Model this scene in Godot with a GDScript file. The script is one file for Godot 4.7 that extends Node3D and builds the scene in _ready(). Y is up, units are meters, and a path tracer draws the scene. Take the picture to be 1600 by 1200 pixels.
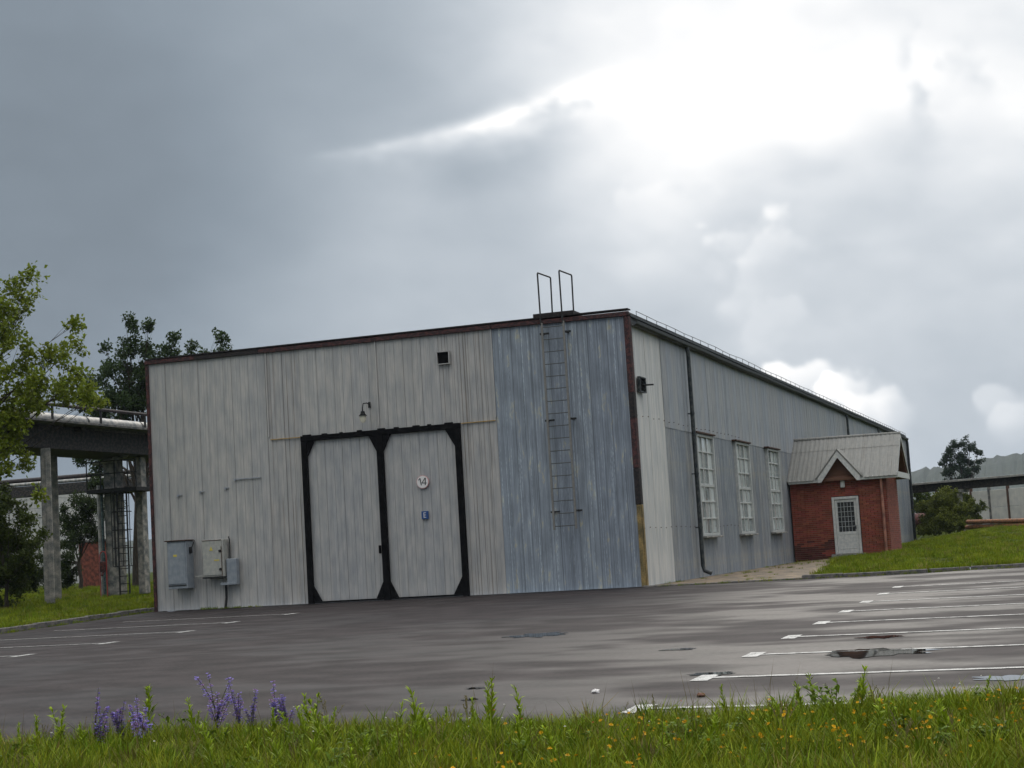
extends Node3D
# A metal-clad warehouse with a brick entrance, a wet car park in front and a weedy verge at the photographer's feet.

const GZ := -0.00855          # the car park falls gently towards the camera
const WH := 7.0               # warehouse height
const WL := 70.6              # warehouse length
const WW := 14.16             # warehouse width
var rng := RandomNumberGenerator.new()
var M := {}
var used := {}


class MB:
	var v := PackedVector3Array()
	var n := PackedVector3Array()
	var uv := PackedVector2Array()
	var col := PackedColorArray()
	var tint := Color(1, 1, 1)
	var colored := false

	func vert(p: Vector3, nn: Vector3, t := Vector2.ZERO) -> void:
		v.append(p)
		n.append(nn)
		uv.append(t)
		if colored:
			col.append(tint)

	func tri(a: Vector3, b: Vector3, c: Vector3, out := Vector3.ZERO) -> void:
		var nn := (b - a).cross(c - a).normalized()
		if out != Vector3.ZERO and nn.dot(out) < 0.0:
			nn = -nn
			var t := b
			b = c
			c = t
		vert(a, nn)
		vert(c, nn)
		vert(b, nn)

	func quad(a: Vector3, b: Vector3, c: Vector3, d: Vector3, out := Vector3.ZERO) -> void:
		tri(a, b, c, out)
		tri(a, c, d, out)

	# quad with smooth normals, counter-clockwise from outside
	func squad(p: Array, nn: Array) -> void:
		for k in [0, 2, 1, 0, 3, 2]:
			vert(p[k], nn[k])

	func box(c: Vector3, s: Vector3, b := Basis()) -> void:
		var h := s * 0.5
		for ax in 3:
			for sg in [-1.0, 1.0]:
				var i := (ax + 1) % 3
				var j := (ax + 2) % 3
				var p := []
				for q in [[-1, -1], [1, -1], [1, 1], [-1, 1]]:
					var w := Vector3.ZERO
					w[ax] = h[ax] * sg
					w[i] = h[i] * q[0]
					w[j] = h[j] * q[1]
					p.append(c + b * w)
				var o := Vector3.ZERO
				o[ax] = sg
				quad(p[0], p[1], p[2], p[3], b * o)

	# box with chamfered edges
	func cbox(c: Vector3, s: Vector3, ch: float, b := Basis()) -> void:
		var h := s * 0.5
		var pt := func(sg: Vector3, ax: int) -> Vector3:
			var w := Vector3(h.x - ch, h.y - ch, h.z - ch)
			w[ax] = h[ax]
			return c + b * (w * sg)
		for ax in 3:
			var i := (ax + 1) % 3
			var j := (ax + 2) % 3
			for s0 in [-1.0, 1.0]:
				var p := []
				for q in [[-1.0, -1.0], [1.0, -1.0], [1.0, 1.0], [-1.0, 1.0]]:
					var sg := Vector3.ZERO
					sg[ax] = s0
					sg[i] = q[0]
					sg[j] = q[1]
					p.append(pt.call(sg, ax))
				var o := Vector3.ZERO
				o[ax] = s0
				quad(p[0], p[1], p[2], p[3], b * o)
				for s1 in [-1.0, 1.0]:
					var e := Vector3.ZERO
					e[ax] = s0
					e[i] = s1
					var a1 := e
					a1[j] = -1.0
					var a2 := e
					a2[j] = 1.0
					quad(pt.call(a1, ax), pt.call(a1, i), pt.call(a2, i), pt.call(a2, ax), b * e)
		for x in [-1.0, 1.0]:
			for y in [-1.0, 1.0]:
				for z in [-1.0, 1.0]:
					var g := Vector3(x, y, z)
					tri(pt.call(g, 0), pt.call(g, 1), pt.call(g, 2), b * g)

	func tube(pts: Array, radii: Array, sides := 8, cap := true) -> void:
		var rings := []
		var norms := []
		var up := Vector3(0.13, 1, 0.21)
		for k in pts.size():
			var d: Vector3 = (pts[min(k + 1, pts.size() - 1)] - pts[max(k - 1, 0)]).normalized()
			if abs(d.dot(up.normalized())) > 0.95:
				up = Vector3(1, 0.1, 0.2)
			var s := d.cross(up).normalized()
			var t := s.cross(d).normalized()
			up = t
			var ring := []
			var nr := []
			for q in sides:
				var an := TAU * q / sides
				var o := s * cos(an) + t * sin(an)
				ring.append(pts[k] + o * radii[k])
				nr.append(o)
			rings.append(ring)
			norms.append(nr)
		for k in pts.size() - 1:
			for q in sides:
				var r := (q + 1) % sides
				squad([rings[k][q], rings[k + 1][q], rings[k + 1][r], rings[k][r]], [norms[k][q], norms[k + 1][q], norms[k + 1][r], norms[k][r]])
		if cap:
			for k in [0, pts.size() - 1]:
				var dd: Vector3 = (pts[0] - pts[1]) if k == 0 else (pts[k] - pts[k - 1])
				for q in sides:
					tri(pts[k], rings[k][q], rings[k][(q + 1) % sides], dd)

	# outline in the plane of ax, ay pushed out along az by depth, standing on o
	func prism(poly: PackedVector2Array, o: Vector3, ax: Vector3, ay: Vector3, az: Vector3, depth: float) -> void:
		var idx := Geometry2D.triangulate_polygon(poly)
		for k in range(0, idx.size(), 3):
			for side in [0.0, depth]:
				var p := []
				for q in 3:
					p.append(o + ax * poly[idx[k + q]].x + ay * poly[idx[k + q]].y + az * side)
				tri(p[0], p[1], p[2], az if side > 0.0 else -az)
		var c := Vector2.ZERO
		for p in poly:
			c += p / poly.size()
		for k in poly.size():
			var a := poly[k]
			var b := poly[(k + 1) % poly.size()]
			var e := b - a
			var nn := Vector2(e.y, -e.x)
			if Geometry2D.is_polygon_clockwise(poly):
				nn = -nn
			quad(o + ax * a.x + ay * a.y, o + ax * b.x + ay * b.y, o + ax * b.x + ay * b.y + az * depth, o + ax * a.x + ay * a.y + az * depth, ax * nn.x + ay * nn.y)

	func done() -> ArrayMesh:
		var a := []
		a.resize(Mesh.ARRAY_MAX)
		a[Mesh.ARRAY_VERTEX] = v
		a[Mesh.ARRAY_NORMAL] = n
		a[Mesh.ARRAY_TEX_UV] = uv
		if colored:
			a[Mesh.ARRAY_COLOR] = col
		var m := ArrayMesh.new()
		m.add_surface_from_arrays(Mesh.PRIMITIVE_TRIANGLES, a)
		return m


# ---------------------------------------------------------------- helpers
func rr(a: float, b: float) -> float:
	return rng.randf_range(a, b)

func numbered(called: String) -> String:
	if not used.has(called):
		used[called] = 0
		return called
	used[called] += 1
	return "%s_%03d" % [called, used[called]]

func obj(called: String, mesh: Mesh, material: Material, parent: Node = self, at := Vector3.ZERO) -> MeshInstance3D:
	var o := MeshInstance3D.new()
	o.mesh = mesh
	o.material_override = material
	o.name = numbered(called) if parent == self else called
	parent.add_child(o, true)
	o.position = at
	return o

func multi(called: String, mesh: Mesh, material: Material, places: Array, tints: Array, parent: Node = self) -> MultiMeshInstance3D:
	var mm := MultiMesh.new()
	mm.transform_format = MultiMesh.TRANSFORM_3D
	mm.use_colors = true
	mm.mesh = mesh
	mm.instance_count = places.size()
	for k in places.size():
		mm.set_instance_transform(k, places[k])
		mm.set_instance_color(k, tints[k])
	var o := MultiMeshInstance3D.new()
	o.multimesh = mm
	o.material_override = material
	o.name = numbered(called) if parent == self else called
	parent.add_child(o, true)
	return o

func thing(called: String, label: String, category: String, at := Vector3.ZERO, group := "") -> Node3D:
	var o := Node3D.new()
	o.name = numbered(called)
	add_child(o, true)
	o.position = at
	tag(o, label, category, group)
	return o

func tag(o: Node, label: String, category: String, group := "") -> void:
	o.set_meta("label", label)
	o.set_meta("category", category)
	if group != "":
		o.set_meta("group", group)

func struct(o: Node) -> Node:
	o.set_meta("kind", "structure")
	return o

func lin(r: float, g: float, b: float) -> Color:
	return Color(r, g, b).linear_to_srgb()

func mat(c: Color, rough := 0.8, metal := 0.0) -> StandardMaterial3D:
	var m := StandardMaterial3D.new()
	m.albedo_color = c.linear_to_srgb()
	m.roughness = rough
	m.metallic = metal
	return m

func noise(seed_: int, freq: float, oct := 3) -> FastNoiseLite:
	var f := FastNoiseLite.new()
	f.seed = seed_
	f.noise_type = FastNoiseLite.TYPE_SIMPLEX_SMOOTH
	f.frequency = freq
	f.fractal_octaves = oct
	return f

func field(w: int, h: int, seed_: int, freq: float, oct := 3, gw := 0, gh := 0) -> PackedByteArray:
	# a seamless grey field; generated at gw x gh and stretched when those are given
	var im := noise(seed_, freq, oct).get_seamless_image(gw if gw > 0 else w, gh if gh > 0 else h)
	im.convert(Image.FORMAT_L8)
	if im.get_width() != w or im.get_height() != h:
		im.resize(w, h, Image.INTERPOLATE_CUBIC)
	return im.get_data()

func rgb_texture(w: int, h: int, bytes: PackedByteArray) -> ImageTexture:
	return ImageTexture.create_from_image(Image.create_from_data(w, h, false, Image.FORMAT_RGB8, bytes))

func world_map(m: StandardMaterial3D, scale: Vector3) -> void:
	m.uv1_triplanar = true
	m.uv1_world_triplanar = true
	m.uv1_scale = scale

func kerb_x(z: float) -> float:
	return -14.44 + 0.163 * max(z, 0.0)

func kerb_z(x: float) -> float:
	return 0.15 - 0.75 * smoothstep(6.3, 8.4, x)

func verge_z(x: float) -> float:
	return 29.9 - 0.7 * smoothstep(2.2, 3.8, x) - 1.1 * smoothstep(6.5, 11.0, x)

func apron_x(z: float) -> float:
	return 4.3 + 0.125 * z + 0.1 * sin(z * 0.9)

func ground_y(x: float, z: float) -> float:
	if x < kerb_x(z) + 0.01:
		return GZ * max(z, 0.0) + 0.09 + 0.34 * smoothstep(0.0, 28.0, kerb_x(z) - x)
	if z > kerb_z(x) - 0.05:
		return GZ * max(z, 0.0)
	var r: float = max(clamp(x / 6.0, 0.0, 1.0), smoothstep(-68.0, -84.0, z))
	return 0.0127 * min(-z, 62.0) * r + 0.06 * smoothstep(3.5, 4.6, x) * smoothstep(-0.1, -0.6, z)


# ---------------------------------------------------------------- sky
var warp_a: FastNoiseLite
var warp_b: FastNoiseLite
var puff: FastNoiseLite
var wisp: FastNoiseLite
# brightness of the cloud deck (0..255 as the eye sees it, above 255 where the sun stands behind it), columns 4.34 degrees apart from azimuth -35.6, rows 3.125 degrees apart from elevation 18.9 down
const DECK := [
	[128, 134, 148, 162, 186, 220, 240, 230, 217],
	[126, 131, 147, 162, 185, 226, 243, 234, 218],
	[126, 127, 148, 173, 181, 214, 211, 205, 200],
	[127, 131, 157, 175, 180, 188, 192, 189, 186],
	[129, 137, 162, 176, 180, 185, 188, 185, 183],
	[131, 141, 164, 176, 179, 183, 186, 183, 181],
	[134, 143, 164, 174, 177, 181, 184, 181, 180],
	[137, 146, 163, 172, 176, 180, 183, 180, 179],
]

func deck(cx: float, cy: float) -> float:
	cx = clamp(cx, 0.0, 7.999)
	cy = clamp(cy, 0.0, 6.999)
	var i := int(cx)
	var j := int(cy)
	var rows := []
	for q in [-1, 0, 1, 2]:
		var row: Array = DECK[clamp(j + q, 0, 7)]
		rows.append(cubic_interpolate(row[i], row[i + 1], row[max(i - 1, 0)], row[min(i + 2, 8)], cx - i))
	return cubic_interpolate(rows[1], rows[2], rows[0], rows[3], cy - j)

func sky_color(az: float, el: float) -> Color:
	# az, el in degrees; az 0 is -Z, positive towards +X
	var wx := warp_a.get_noise_2d(az, el * 1.6) * 4.2
	var wy := warp_b.get_noise_2d(az, el * 1.6) * 2.4
	var x := (az + 35.6) / 34.7 * 1600.0        # hundredths of the deck chart
	var y := (18.9 - 2.1 * x / 1600.0 - el) * 48.0
	var fx := puff.get_noise_2d(az * 0.8 + 40.0, el * 1.9) * 2.2
	var calm: float = lerp(0.45, 1.0, smoothstep(500.0, 950.0, x))
	var d := deck((x + (wx + fx) * 26.0 * calm) / 200.0, (y + (wy + fx) * 30.0 * calm) / 150.0)
	d += wisp.get_noise_2d(az * 0.7, el * 2.1) * 9.0 * calm + (puff.get_noise_2d(az * 1.1 + el * 0.3, el * 2.2) + 0.6 * puff.get_noise_2d(az * 3.0 + el, el * 5.0)) * lerp(3.0, 10.0, smoothstep(150.0, 215.0, d))
	# the bright seam between the two decks, from the dark left towards the sun
	var sx: float = clamp((x - 470.0) / 500.0, 0.0, 1.0)
	var seam := 216.0 - 112.0 * pow(sx, 1.25) + wy * 7.0
	if x > 440.0 and x < 1080.0:
		var off := y - seam
		var w := 7.0 + 16.0 * sx
		var edge := exp(-off * off / (w * w)) if off < 0.0 else exp(-off / (14.0 + 22.0 * sx))
		d += edge * (20.0 + 62.0 * sx) * smoothstep(440.0, 560.0, x) * (1.0 - smoothstep(880.0, 1080.0, x)) * clamp(0.7 + 1.5 * puff.get_noise_2d(az * 2.0, el * 4.0), 0.1, 1.5)
		# the grey shelf below it
		d -= 13.0 * smoothstep(15.0, 45.0, off) * (1.0 - smoothstep(60.0, 130.0, off)) * smoothstep(640.0, 740.0, x) * (1.0 - smoothstep(860.0, 960.0, x))
	# cumulus heads: [x, y, radius x, radius y, gain]
	for c in [[1160.0, 358.0, 62.0, 42.0, 17.0], [1128.0, 412.0, 56.0, 56.0, 12.0], [1195.0, 440.0, 90.0, 100.0, 11.0], [1240.0, 585.0, 52.0, 36.0, 46.0], [1300.0, 615.0, 56.0, 34.0, 38.0], [1355.0, 640.0, 50.0, 34.0, 26.0], [1250.0, 500.0, 80.0, 60.0, 7.0], [1530.0, 630.0, 36.0, 34.0, 20.0], [1550.0, 665.0, 44.0, 30.0, 14.0], [1040.0, 290.0, 120.0, 50.0, 7.0]]:
		var e := Vector2((x - c[0]) / c[2], (y - c[1]) / c[3])
		if e.length_squared() > 6.0:
			continue
		var q := e.length() + puff.get_noise_2d(az * 2.0, el * 2.6) * 1.0 + puff.get_noise_2d(az * 6.0, el * 7.0) * 0.4
		var crisp: float = clamp(0.5 - e.y * 0.5 - e.x * 0.4, 0.0, 1.0)
		d += c[4] * (1.0 - smoothstep(lerp(0.1, 0.75, crisp), lerp(1.35, 1.0, crisp), q)) * (0.62 + 0.38 * clamp(-e.y - e.x * 0.6 + 0.3, 0.0, 1.0))
	# dark wisps against the glare
	for c in [[1465.0, 105.0, 26.0, 60.0, 60.0], [1490.0, 60.0, 40.0, 30.0, 40.0], [1560.0, 105.0, 40.0, 22.0, 36.0], [900.0, 130.0, 70.0, 12.0, 40.0]]:
		var e := Vector2((x - c[0]) / c[2], (y - c[1]) / c[3])
		d -= c[4] * exp(-e.length_squared()) * clamp(0.25 + 1.5 * puff.get_noise_2d(az * 3.2, el * 3.2), 0.0, 1.0)
	# the rest of the sky: the same broken overcast, brighter overhead
	var out: float = max(max(-1.0 - x / 200.0, x / 200.0 - 9.0), -1.5 - y / 150.0)
	var share: float = 1.0 - smoothstep(-1.0, 3.2, out)
	var sunward: float = (az + 6.0) / 62.0
	var general := 144.0 + 168.0 * smoothstep(17.0, 50.0, el) + 34.0 * smoothstep(4.0, 24.0, el) * exp(-sunward * sunward) + 20.0 * warp_a.get_noise_2d(az * 0.45 + 300.0 * sin(deg_to_rad(az * 0.5)), el * 0.8)
	d = lerp(general, d, share)
	var l: float = pow(max(d, 10.0) / 255.0, 2.2)
	var blue: float = clamp((235.0 - d) / 100.0, 0.0, 1.0)
	return Color(l * lerp(1.0, 0.84, blue), l * lerp(1.0, 1.0, blue), l * lerp(1.0, 1.17, blue))

func make_sky() -> Image:
	warp_a = noise(11, 0.045, 4)
	warp_b = noise(12, 0.05, 4)
	puff = noise(13, 0.11, 4)
	wisp = noise(14, 0.05, 4)
	var w := 4096
	var h := 2048
	var im := Image.create(384, 192, false, Image.FORMAT_RGBF)
	for j in 192:
		var el := 90.0 - (j + 0.5) / 192.0 * 180.0
		for i in 384:
			im.set_pixel(i, j, sky_color(wrapf((i + 0.5) / 384.0 * 360.0, -180.0, 180.0), max(el, 0.0)))
	im.resize(w, h, Image.INTERPOLATE_BILINEAR)
	# the quarter of the sky with cloud edges gets a finer raster
	for j in range(int(h * 0.5 - 42.0 / 180.0 * h), h / 2 + 2):
		var el := 90.0 - (j + 0.5) / h * 180.0
		for i in range(int(-52.0 / 360.0 * w), int(16.0 / 360.0 * w)):
			im.set_pixel(posmod(i, w), j, sky_color((i + 0.5) / w * 360.0, max(el, 0.0)))
	return im


# ---------------------------------------------------------------- materials
func make_textures() -> void:
	# streaked sheet metal: fine and coarse vertical streaks, blotches, and specks of dirt
	var w := 1024
	var h := 1024
	var fine := field(w, h, 21, 0.09, 3, 1024, 8)
	var mid := field(w, h, 22, 0.05, 3, 1024, 24)
	var blotch := field(w, h, 23, 0.008, 4)
	var speck := field(w, h, 24, 0.06, 3)
	var out := PackedByteArray()
	out.resize(w * h * 3)
	for k in w * h:
		var s := 0.83 + (fine[k] - 128) * 0.0003 + (mid[k] - 128) * 0.0003 + (blotch[k] - 128) * 0.0005
		if speck[k] > 214:
			s -= (speck[k] - 214) * 0.004
		var warm := (blotch[k] - 128) * 0.0001
		out[k * 3] = clampi(int((s + warm) * 255.0), 0, 255)
		out[k * 3 + 1] = clampi(int(s * 255.0), 0, 255)
		out[k * 3 + 2] = clampi(int((s - warm) * 255.0), 0, 255)
	M.streaks = rgb_texture(w, h, out)
	# the same with long dark runs of dirt
	var runs := field(w, h, 25, 0.035, 2, 1024, 10)
	var outd := PackedByteArray()
	outd.resize(w * h * 3)
	for k in w * h:
		var g: float = clamp((runs[k] - 168) / 50.0, 0.0, 1.0) * clamp((mid[k] - 60) / 110.0, 0.0, 1.0) * 0.36
		for c in 3:
			outd[k * 3 + c] = clampi(int(out[k * 3 + c] * (1.0 - g * (0.92 + 0.08 * c))), 0, 255)
	M.runs = rgb_texture(w, h, outd)
	# chalky blue paint: white runs, bare brownish patches
	var out2 := PackedByteArray()
	out2.resize(w * h * 3)
	for k in w * h:
		var s := 0.74 + (fine[k] - 128) * 0.0009 + (blotch[k] - 128) * 0.0007
		var white: float = clamp((mid[k] - 158) / 60.0, 0.0, 1.0) * clamp((speck[k] - 60) / 120.0, 0.0, 1.0) * 0.24
		var bare: float = clamp((blotch[k] - 176) / 40.0, 0.0, 1.0) * clamp((speck[k] - 70) / 110.0, 0.0, 1.0)
		out2[k * 3] = clampi(int((s + white + bare * 0.14) * 255.0), 0, 255)
		out2[k * 3 + 1] = clampi(int((s + white + bare * 0.06) * 255.0), 0, 255)
		out2[k * 3 + 2] = clampi(int((s + white * 0.95 - bare * 0.08) * 255.0), 0, 255)
	M.chalk = rgb_texture(w, h, out2)
	# old red oxide paint with rust
	var o3 := PackedByteArray()
	o3.resize(512 * 512 * 3)
	var ra := field(512, 512, 31, 0.02, 4)
	var rb := field(512, 512, 32, 0.09, 3)
	for k in 512 * 512:
		var t: float = clamp((ra[k] - 118) / 26.0, 0.0, 1.0)
		var g := 0.78 + (rb[k] - 128) * 0.003
		o3[k * 3] = clampi(int(lerp(0.62, 1.0, t) * g * 255.0), 0, 255)
		o3[k * 3 + 1] = clampi(int(lerp(0.66, 0.98, t) * g * 255.0), 0, 255)
		o3[k * 3 + 2] = clampi(int(lerp(0.70, 0.96, t) * g * 255.0), 0, 255)
	M.patchy = rgb_texture(512, 512, o3)
	# asphalt colour and wetness
	var aw := field(w, h, 41, 0.0032, 4)
	var ag := field(w, h, 42, 0.2, 2)
	var ab := field(w, h, 43, 0.013, 4)
	var o4 := PackedByteArray()
	o4.resize(w * h * 3)
	var o5 := PackedByteArray()
	o5.resize(w * h * 3)
	for k in w * h:
		var wet: float = smoothstep(80.0, 195.0, aw[k] + (ab[k] - 128) * 0.2)
		var s := 0.82 + (ag[k] - 128) * 0.0036 + (ab[k] - 128) * 0.0022 - wet * 0.14
		o4[k * 3] = clampi(int((s + 0.015) * 255.0), 0, 255)
		o4[k * 3 + 1] = clampi(int(s * 255.0), 0, 255)
		o4[k * 3 + 2] = clampi(int(s * 255.0), 0, 255)
		var r := 0.80 - wet * 0.22 + (ag[k] - 128) * 0.0006
		var rb8 := clampi(int(r * 255.0), 0, 255)
		o5[k * 3] = rb8
		o5[k * 3 + 1] = rb8
		o5[k * 3 + 2] = rb8
	M.asphalt_color = rgb_texture(w, h, o4)
	M.asphalt_rough = rgb_texture(w, h, o5)
	# mottled earth, concrete, turf
	var o6 := PackedByteArray()
	o6.resize(512 * 512 * 3)
	var ca := field(512, 512, 51, 0.012, 4)
	var cb := field(512, 512, 52, 0.12, 3)
	for k in 512 * 512:
		var s := 0.78 + (ca[k] - 128) * 0.0024 + (cb[k] - 128) * 0.0018
		o6[k * 3] = clampi(int(s * 255.0), 0, 255)
		o6[k * 3 + 1] = clampi(int((s - (ca[k] - 128) * 0.0003) * 255.0), 0, 255)
		o6[k * 3 + 2] = clampi(int((s - (ca[k] - 128) * 0.0006) * 255.0), 0, 255)
	M.mottle = rgb_texture(512, 512, o6)
	# road paint worn through to the asphalt
	var o7 := PackedByteArray()
	o7.resize(512 * 512 * 3)
	for k in 512 * 512:
		var t: float = clamp((cb[k] * 0.7 + ca[k] * 0.45 - 112) / 34.0, 0.0, 1.0)
		var v := clampi(int(lerp(0.42, 0.95, t) * 255.0), 0, 255)
		for c in 3:
			o7[k * 3 + c] = v
	M.worn = rgb_texture(512, 512, o7)

func textured(c: Color, tex: Texture2D, scale: Vector3, rough := 0.8, metal := 0.0) -> StandardMaterial3D:
	var m := mat(c, rough, metal)
	m.albedo_texture = tex
	world_map(m, scale)
	return m

func foliage(rough := 0.6, back := 0.5) -> StandardMaterial3D:
	var m := StandardMaterial3D.new()
	m.vertex_color_use_as_albedo = true
	m.roughness = rough
	m.metallic_specular = 0.2
	m.cull_mode = BaseMaterial3D.CULL_DISABLED
	m.backlight_enabled = true
	m.backlight = Color(back, back, back)
	return m

func make_materials() -> void:
	make_textures()
	M.grey = []
	for c in [[0.61, 0.595, 0.565], [0.595, 0.58, 0.555], [0.63, 0.615, 0.585], [0.605, 0.595, 0.575]]:
		M.grey.append(textured(Color(c[0], c[1], c[2]), M.streaks if M.grey.size() != 1 else M.runs, Vector3(0.45, 0.13, 0.45), 0.5, 0.25))
	M.gate = []
	for c in [[0.56, 0.56, 0.555], [0.58, 0.575, 0.56]]:
		M.gate.append(textured(Color(c[0], c[1], c[2]), M.streaks, Vector3(0.5, 0.15, 0.5), 0.5, 0.25))
	M.blue = []
	for c in [[0.43, 0.495, 0.57], [0.455, 0.52, 0.59], [0.41, 0.47, 0.545]]:
		M.blue.append(textured(Color(c[0], c[1], c[2]), M.chalk, Vector3(0.4, 0.11, 0.4), 0.55, 0.15))
	M.upper = []
	for c in [[0.45, 0.475, 0.505], [0.49, 0.505, 0.515], [0.40, 0.43, 0.47], [0.46, 0.49, 0.53], [0.45, 0.46, 0.47]]:
		M.upper.append(textured(Color(c[0] * 1.1, c[1] * 1.1, c[2] * 1.1), M.runs if M.upper.size() % 2 else M.streaks, Vector3(0.5, 0.12, 0.5), 0.5, 0.2))
	M.lower = []
	for c in [[0.42, 0.46, 0.51], [0.47, 0.50, 0.54], [0.38, 0.42, 0.475], [0.47, 0.49, 0.51]]:
		M.lower.append(textured(Color(c[0], c[1], c[2]), M.chalk, Vector3(0.5, 0.10, 0.5), 0.5, 0.15))
	M.pale = []
	for c in [[0.83, 0.825, 0.79], [0.87, 0.865, 0.83]]:
		M.pale.append(textured(Color(c[0], c[1], c[2]), M.streaks, Vector3(0.4, 0.08, 0.4), 0.5, 0.15))
	M.core = mat(Color(0.22, 0.21, 0.20), 0.9)
	M.interior = mat(Color(0.25, 0.25, 0.24), 0.9)
	M.roof = textured(Color(0.12, 0.12, 0.12), M.mottle, Vector3(0.2, 0.2, 0.2), 0.9)
	M.black = textured(Color(0.010, 0.010, 0.011), M.mottle, Vector3(0.8, 0.8, 0.8), 0.9)
	M.black.metallic_specular = 0.2
	M.red = textured(Color(0.12, 0.038, 0.036), M.patchy, Vector3(0.7, 0.7, 0.7), 0.75)
	M.tar = textured(Color(0.035, 0.025, 0.024), M.patchy, Vector3(0.9, 0.9, 0.9), 0.8)
	M.yellow = textured(Color(0.33, 0.235, 0.085), M.mottle, Vector3(0.5, 0.3, 0.5), 0.75)
	M.ochre = mat(Color(0.38, 0.24, 0.07), 0.8)
	M.rail = textured(Color(0.30, 0.29, 0.265), M.streaks, Vector3(1.2, 1.2, 1.2), 0.55, 0.3)
	M.rung = mat(Color(0.08, 0.085, 0.08), 0.6, 0.3)
	M.dark_metal = textured(Color(0.035, 0.036, 0.035), M.patchy, Vector3(1.0, 1.0, 1.0), 0.6, 0.2)
	M.rust = textured(Color(0.15, 0.07, 0.04), M.patchy, Vector3(1.5, 1.5, 1.5), 0.85)
	M.gutter = textured(Color(0.06, 0.07, 0.065), M.patchy, Vector3(0.8, 0.8, 0.8), 0.6, 0.2)
	M.pipe = textured(Color(0.11, 0.125, 0.125), M.patchy, Vector3(0.6, 0.4, 0.6), 0.5, 0.3)
	M.white = textured(Color(0.66, 0.68, 0.66), M.streaks, Vector3(0.9, 0.9, 0.9), 0.5)
	M.glass = mat(Color(0.52, 0.57, 0.56), 0.08)
	M.glass.transparency = BaseMaterial3D.TRANSPARENCY_ALPHA
	M.glass.albedo_color.a = 0.8
	M.panes = [M.glass, M.glass.duplicate(), M.glass.duplicate(), M.glass]
	M.panes[1].albedo_color = Color(0.62, 0.67, 0.66).linear_to_srgb()
	M.panes[1].albedo_color.a = 0.9
	M.panes[2].albedo_color = Color(0.33, 0.38, 0.38).linear_to_srgb()
	M.panes[2].albedo_color.a = 0.6
	M.dark_glass = mat(Color(0.05, 0.055, 0.06), 0.06)
	M.dark_glass.transparency = BaseMaterial3D.TRANSPARENCY_ALPHA
	M.dark_glass.albedo_color.a = 0.5
	M.cabinet = textured(Color(0.34, 0.38, 0.42), M.streaks, Vector3(0.6, 0.6, 0.6), 0.45)
	M.cabinet_pale = textured(Color(0.52, 0.52, 0.47), M.streaks, Vector3(0.9, 0.9, 0.9), 0.45)
	M.asphalt = mat(Color(0.038, 0.031, 0.031), 1.0)
	M.asphalt.metallic_specular = 0.31
	M.asphalt.albedo_texture = M.asphalt_color
	M.asphalt.roughness_texture = M.asphalt_rough
	world_map(M.asphalt, Vector3(0.055, 0.055, 0.085))
	M.paint = textured(Color(0.52, 0.52, 0.50), M.worn, Vector3(0.9, 0.9, 0.9), 0.7)
	M.paint_worn = textured(Color(0.42, 0.42, 0.40), M.worn, Vector3(1.4, 1.4, 1.4), 0.8)
	M.water = mat(Color(0.02, 0.02, 0.02), 0.02)
	M.concrete = textured(Color(0.40, 0.39, 0.36), M.mottle, Vector3(0.5, 0.5, 0.5), 0.85)
	M.concrete_dark = textured(Color(0.17, 0.165, 0.155), M.mottle, Vector3(0.5, 0.5, 0.5), 0.9)
	M.girder_shade = textured(Color(0.085, 0.077, 0.072), M.patchy, Vector3(0.5, 0.5, 0.5), 0.75, 0.15)  # dirty girder colour, darkened further to paint in the backlit shade
	M.apron = textured(Color(0.24, 0.18, 0.115), M.mottle, Vector3(0.25, 0.25, 0.25), 0.85)
	M.kerb = textured(Color(0.17, 0.16, 0.15), M.mottle, Vector3(0.8, 0.8, 0.8), 0.85)
	M.turf = textured(Color(0.06, 0.08, 0.010), M.mottle, Vector3(0.3, 0.3, 0.3), 0.95)
	M.turf.metallic_specular = 0.1
	M.leaf = foliage(0.55, 0.7)
	M.blade = foliage(0.6, 0.6)
	M.bark = textured(Color(0.07, 0.055, 0.04), M.mottle, Vector3(2.0, 0.5, 2.0), 0.95)
	M.forest = textured(Color(0.025, 0.042, 0.022), M.mottle, Vector3(0.02, 0.02, 0.02), 0.95)
	M.brick = StandardMaterial3D.new()
	M.brick.vertex_color_use_as_albedo = true
	M.brick.roughness = 0.85
	M.mortar = mat(Color(0.24, 0.18, 0.145), 0.95)
	M.slate = textured(Color(0.30, 0.30, 0.28), M.runs, Vector3(0.7, 0.35, 0.7), 0.9)
	M.slate_dark = textured(Color(0.285, 0.285, 0.265), M.runs, Vector3(0.6, 0.3, 0.6), 0.9)
	M.trim = textured(Color(0.82, 0.82, 0.79), M.streaks, Vector3(0.9, 0.9, 0.9), 0.55)
	M.brown = mat(Color(0.13, 0.06, 0.035), 0.8)
	M.pink = textured(Color(0.45, 0.20, 0.14), M.mottle, Vector3(0.9, 0.5, 0.9), 0.6)
	M.insulation = textured(Color(0.50, 0.49, 0.46), M.mottle, Vector3(0.6, 0.6, 0.6), 0.5, 0.2)
	M.brown_pipe = textured(Color(0.06, 0.04, 0.038), M.patchy, Vector3(0.5, 0.5, 0.5), 0.7)
	M.teal = textured(Color(0.14, 0.23, 0.24), M.patchy, Vector3(0.5, 0.5, 0.5), 0.6)
	M.brick_red = textured(Color(0.27, 0.075, 0.045), M.mottle, Vector3(0.7, 0.7, 0.7), 0.85)
	M.wall_white = textured(Color(0.66, 0.66, 0.64), M.streaks, Vector3(0.2, 0.2, 0.2), 0.8)
	M.fence_a = textured(Color(0.56, 0.55, 0.51), M.streaks, Vector3(0.2, 0.2, 0.2), 0.9)
	M.fence_b = textured(Color(0.61, 0.60, 0.56), M.streaks, Vector3(0.2, 0.2, 0.2), 0.9)
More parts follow.
